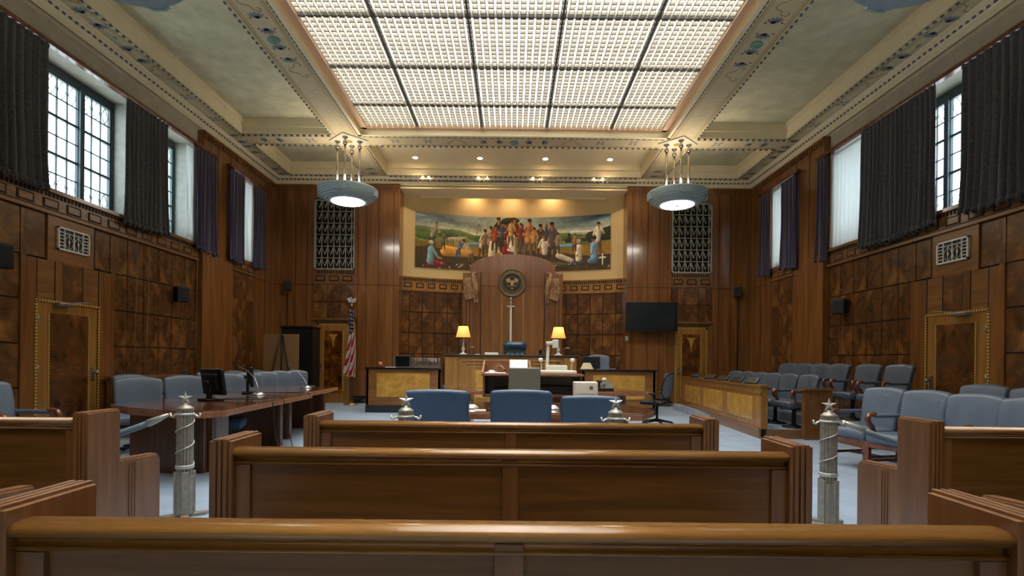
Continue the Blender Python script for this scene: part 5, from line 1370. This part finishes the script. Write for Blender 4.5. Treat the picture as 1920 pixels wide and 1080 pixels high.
# ================================================================== STANCHIONS AND ROPES
def stanchion():
    t = thing('star_stanchion', 'x', 'stanchion', (0, 0, 0), 0, 'star-topped metal stanchions of the bar')
    b = MB()
    for k in range(4):
        b.prism([(0, -.028), (.15, -.028), (.175, 0), (.15, .028), (0, .028)], 'z', 0, .028, 0, False, Matrix.Rotation(k*PI/2+PI/6, 4, 'Z'))
    b.build('cross_base', 'pewter', t, bevel=.004)
    b = MB(); b.prism([(.072*math.cos(a), .072*math.sin(a)) for a in [PI/8+k*PI/4 for k in range(8)]], 'z', .028, .34)
    for k in range(4): b.box(.045, .078, -.022, .022, .028, .37, 0, Matrix.Rotation(k*PI/2+PI/6, 4, 'Z'))
    b.build('pedestal', 'pewter', t, bevel=.003)
    b = MB(); n = 16; pr = []
    for k in range(n*4):
        a = 2*PI*k/(n*4); r = .062 if k % 4 < 3 else .055; pr.append((r*math.cos(a), r*math.sin(a)))
    b.prism(pr, 'z', .33, .875, 0, False)
    b.build('fluted_column', 'pewter', t)
    b = MB(); sp = []
    for k in range(60): a = 2*PI*k/26; sp.append((.064*math.cos(a), .064*math.sin(a), .42+.40*k/60))
    b.tube(sp, .005, 5); b.build('spiral_band', 'pewter_star', t)
    for z0, h in ((.395, .030), (.83, .016)):
        b = MB(); b.lathe([(.064, 0), (.069, .004), (.069, h*.45), (.066, h*.5), (.069, h*.55), (.069, h-.004), (.064, h)], (0, 0, z0), 32); b.build('collar', 'pewter_star', t)
    b = MB(); b.lathe([(.062, .87), (.058, .89), (.045, .895), (.04, .905), (.018, .91), (.016, .925)], (0, 0, 0), 28); b.build('cap', 'pewter', t)
    for s in (-1, 1):
        b = MB(); b.tube([(s*.06, 0, .83), (s*.085, 0, .828), (s*.10, 0, .815), (s*.115, 0, .82), (s*.12, 0, .845)], .009, 8); b.build('hook', 'pewter_star', t)
    b = MB(); pts = []
    for k in range(10):
        a = PI/2+k*PI/5; r = .062 if k % 2 == 0 else .024; pts.append((r*math.cos(a), .965+r*math.sin(a)))
    v = [(x, 0, z) for x, z in pts]+[(0, -.018, .965), (0, .018, .965)]
    b.add(v, [((k+1) % 10, k, 10) for k in range(10)]+[(k, (k+1) % 10, 11) for k in range(10)]); b.build('star', 'pewter_star', t)
    return t
s0 = stanchion(); s0.location = (-2.66, 4.35, 0); s0.rotation_euler = (0, 0, .04); s0['label'] = 'star-topped stanchion standing in the left aisle gap'
dup(s0, 'star-topped stanchion standing in the right aisle gap', (2.56, 4.30, 0), -.1)
dup(s0, 'star-topped stanchion in front of the left blue chair', (-.86, 4.35, 0), .1)
dup(s0, 'star-topped stanchion in front of the right blue chair', (.85, 4.35, 0), .1)
for sg, xa, lb in ((-1, -2.80, 'left'), (1, 2.70, 'right')):
    x1 = sg*4.9; dup(s0, 'star-topped stanchion beyond the %s picture edge' % lb, (x1, 4.4, 0), .2)
    t = thing('barrier_rope', 'thick grey-blue barrier rope hooked to the %s aisle stanchion' % lb, 'rope', (xa, 4.35, 0), 0, 'barrier ropes')
    n = 24; L_ = x1-sg*.16-xa; y1 = .03
    P = [(L_*k/n, y1*k/n, .83-.95*(k/n)*(1-k/n)) for k in range(n+1)]
    b = MB(); b.tube(P[2:-2], .026, 10); b.build('rope_sleeve', 'rope', t)
    b = MB(); b.tube(P[:3], [.012, .026, .032], 10); b.build('end_fitting', 'pewter_star', t); b = MB(); b.tube(P[-3:], [.032, .026, .012], 10); b.build('end_fitting', 'pewter_star', t)

# ================================================================== PEWS
CAP = [(.012, .888), (-.004, .888), (-.007, .892), (-.004, .897), (.003, .899), (.006, .905), (.004, .913), (-.004, .915), (-.006, .918), (-.016, .921), (-.020, .930), (-.018, .938), (-.010, .945), (.004, .949), (.04, .949), (.05, .94), (.05, .885)]
def pew(label, y, x0, x1, ends=(1, 1), stile=None, group='wooden gallery pews'):
    """back towards the camera; y is the near face of the cap"""
    t = thing('pew', label, 'pew', ((x0+x1)/2, y, 0), 0, group); w = (x1-x0)/2; e = .088
    lx = -w+(e if ends[0] else 0); rx = w-(e if ends[1] else 0)
    b = MB(); b.prism(CAP, 'x', lx, rx, 0, True); o = b.build('cap_rail', 'pew_cap', t)
    b = MB(); b.box(lx, rx, .012, .035, .08, .89); b.build('back_panel', 'pew_h', t)
    if stile is not None:
        s = stile-(x0+x1)/2
        b = MB(); b.box(s-.031, s+.031, -.003, .02, .08, .912); b.build('stile', 'pew_v', t, bevel=.002)
    for a in (lx, rx-.06):
        b = MB(); b.box(a, a+.06, .0, .02, .08, .885); b.build('stile', 'pew_v', t, bevel=.002)
    b = MB(); b.box(lx, rx, .03, .48, .40, .44); b.build('seat', 'pew_cap', t, bevel=.008)
    b = MB(); b.box(lx, rx, .38, .41, .06, .40); b.build('seat_apron', 'pew_h', t)
    for s, on in ((-1, ends[0]), (1, ends[1])):
        if not on: continue
        b = MB(); X0 = s*w
        prof = lambda d: [(-.03+d, 0), (.60-d, 0), (.60-d, .62-d), (.58-d, .655-d), (.23-d, .675-d), (.23-d, .985-d), (-.03+d, .985-d)]
        # laminated end: mouldings stand proud of one another
        for (a, c, d) in ((0, .016, .008), (.016, .030, .0), (.030, .038, .007), (.038, .050, .0), (.050, .058, .007), (.058, .072, .0), (.072, .088, .008)):
            b.prism(prof(d), 'x', X0-s*a, X0-s*c)
        for yy in (.30, .325, .35): b.box(X0+s*.004, X0, yy, yy+.014, .0, .64)
        b.build('pew_end', 'pew_v', t, bevel=.0025)
    return t
pew('nearest central pew, its rounded top rail spanning the bottom of the picture', 1.128, -1.135, 1.142, stile=-.002)
pew('second central pew, behind the nearest one', 2.08, -1.165, 1.165, stile=-.002)
pew('farthest central pew, just before the blue chairs', 3.01, -1.165, 1.165, stile=-.002)
pew('left side pew in line with the farthest central pew', 3.01, -6.6, -2.37, ends=(1, 1), stile=-4.6)
pew('left side pew in line with the second central pew', 2.08, -6.6, -2.37, ends=(1, 1), stile=-4.6)
pew('right side pew in line with the farthest central pew', 3.01, 2.34, 6.6, ends=(1, 1), stile=4.6)
pew('right side pew in line with the second central pew', 2.08, 2.34, 6.6, ends=(1, 1), stile=4.6)
